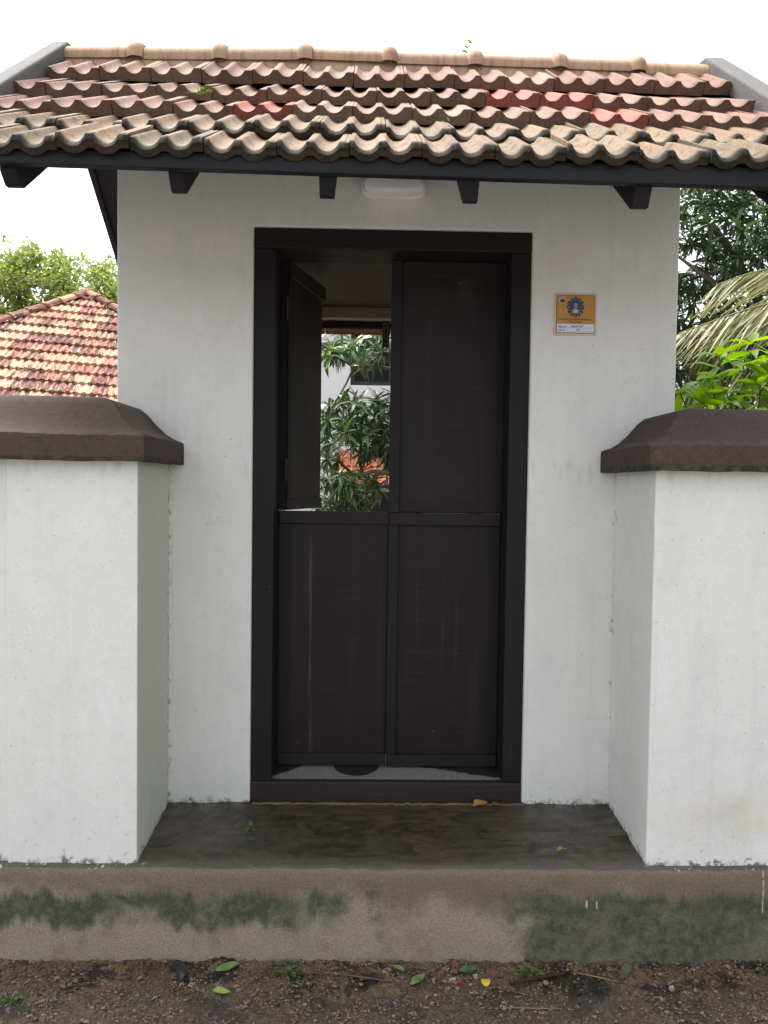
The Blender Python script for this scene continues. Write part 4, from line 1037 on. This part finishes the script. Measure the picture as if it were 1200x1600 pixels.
# yellow petal disc
pet = MB(); n = 18
for j in range(n):
    a = 2*math.pi*j/n; k = 1+.08*math.sin(3*a); pet.v.append((.0145*k*math.cos(a), .0125*k*math.sin(a), .004+.003*math.cos(2*a)))
pet.v.append((0, 0, 0)); pet.f = [(j, (j+1) % n, n) for j in range(n)]
me = pet.mesh('yellow_petal', mat_plain('yellow_petal', (.55, .36, .03), .6, .3, .25, 80), True)
o = link('yellow_petal', me, None, (.372, -.590, gz(.372, -.590)+.008), (R(18), 0, 0)); sm_ = o.modifiers.new('solid', 'SOLIDIFY'); sm_.thickness = .0012
tag(o, 'round yellow petal lying on the earth below the brick chips', 'petal')
def stick(name, pts, rad, mt, label):
    P = [(x, y, gz(x, y)+dz) for x, y, dz in pts]; return tag(MB().tube(P, rad, 7).build(name, mt, smooth=True), label, 'stick')
stick('black_stick', [(.445, -.595, .008), (.52, -.578, .012), (.60, -.560, .010), (.645, -.545, .008)], [.005, .007, .005, .002], mat_plain('rotten_stick', (.028, .022, .018), .85, .2, .5, 70), 'flat black stick below the weed right of the brick chips')
stick('root', [(-.19, -.545, .006), (-.08, -.552, .006), (.03, -.570, .006), (.12, -.590, .005)], [.0015, .003, .003, .0015], mat_plain('brown_root', (.10, .065, .045), .8, .2, .3, 60), 'long thin brown root on the earth right of the grass tuft')
stick('straw', [(.66, -.548, .006), (.72, -.566, .007), (.78, -.575, .005)], [.0012, .0016, .0010], mat_plain('straw', (.28, .20, .12), .7, .2, .2, 60), 'thin pale straw lying right of the black stick')
stick('straw', [(.42, -.690, .006), (.50, -.700, .007), (.57, -.708, .005)], [.0012, .0016, .0012], mat_plain('grey_straw', (.20, .16, .13), .7, .2, .2, 60), 'grey straw at the bottom edge below the yellow petal')

def tuft(x, y, z, n, h, spread, label, sd, leafy=0):
    r = random.Random(sd); root = tag(empty('weed', (x, y, z)), label, 'weed')
    for i in range(n):
        a = r.uniform(0, 6.28); el = r.uniform(.25, 1.3); L = h*r.uniform(.6, 1.2); s = MB(); d = Vector((math.cos(a)*math.cos(el)*spread, math.sin(a)*math.cos(el)*spread*.7-.15, math.sin(el)))
        sd_ = d.cross(Vector((0, 0, 1))).normalized()
        for k in range(5):
            u = k/4; p = Vector((x, y, z))+d*L*u-Vector((0, 0, .45*L*u*u*math.cos(el))); w = .0022*(1-u*.9); s.v += [tuple(p-sd_*w), tuple(p+sd_*w)]
        for k in range(4): s.f.append((2*k, 2*k+1, 2*k+3, 2*k+2))
        s.build('blade', M['grass'], root)
    if leafy:
        lm = leaf_mesh('leaf', M['grass'], .026, .015, .2, .3, 4)
        for i in range(leafy):
            a = r.uniform(0, 6.28); p = Vector((x+math.cos(a)*r.uniform(0, .035), y+math.sin(a)*r.uniform(0, .02), z+r.uniform(.004, .016)))
            d = Vector((math.cos(a), math.sin(a)-.4, r.uniform(-.1, .5))); link_m('leaf', lm, root, Matrix.Translation(p) @ (frame_from(d)*r.uniform(.6, 1.1)).to_4x4())
tuft(-.225, -.545, gz(-.225, -.545), 16, .055, 1.0, 'small grass tuft at the foot of the step below the door', 1, 7)
tuft(.520, -.545, gz(.52, -.545), 10, .065, 1.0, 'leafy green weed beside the black stick at the foot of the step', 2, 14)
tuft(-.390, -.235, .311, 8, .022, .8, 'tiny green sprout growing on the step left of the door', 3, 4)
tuft(-1.02, -.655, gz(-1.02, -.655), 14, .07, 1.6, 'trailing grass at the bottom left corner of the picture', 4, 4)
# plants on the roof
tuft(-.592, -.16, 2.835, 9, .05, 1.4, 'bit of creeper lying on the tiles at the left of the roof', 5, 3)
def ridge_sprout():
    r = random.Random(9); x, y, z = .405, .57, 3.395
    root = tag(empty('ridge_sprout', (x, y, z)), 'small leafy sprout growing on the roof ridge', 'weed')
    lm = leaf_mesh('leaf', M['treeleaf'], .034, .017, .2, .3, 4)
    MB().tube([(x, y, z-.02), (x-.005, y, z+.03), (x+.005, y, z+.065)], .0015, 5).build('stem', M['bark'], root)
    for i in range(14):
        a = r.uniform(0, 6.28); p = Vector((x+r.uniform(-.005, .005), y, z+r.uniform(0, .065)))
        link_m('leaf', lm, root, Matrix.Translation(p) @ (frame_from(Vector((math.cos(a), math.sin(a)*.5, r.uniform(-.1, .8))))*r.uniform(.6, 1.1)).to_4x4())
ridge_sprout()
flat_leaf('fallen_leaf', .228, -.52, 2.600, .055, .020, 60, lime, 'yellow green leaf caught on the lower tiles above the lamp', .1, 33)

# ------------------------------------------------------------------ repeats carry the name of their group
GROUPS = {'brick_chip': 'brick chips at the foot of the step', 'pale_stone': 'pale stones at the foot of the step', 'charred_lump': 'black charred lumps at the foot of the step',
          'fallen_leaf': 'fallen leaves', 'dry_leaf': 'dry leaves below the door frame', 'straw': 'straws on the earth', 'weed': 'small weeds and tufts', 'compound_wall': 'compound walls beside the gate',
          'mango_tree': 'mango trees behind the wall', 'broadleaf_tree': 'broadleaf trees in the background'}
for o in list(scene.objects):
    st = o.name.split('.')[0]
    if o.parent is None and st in GROUPS: o['group'] = GROUPS[st]
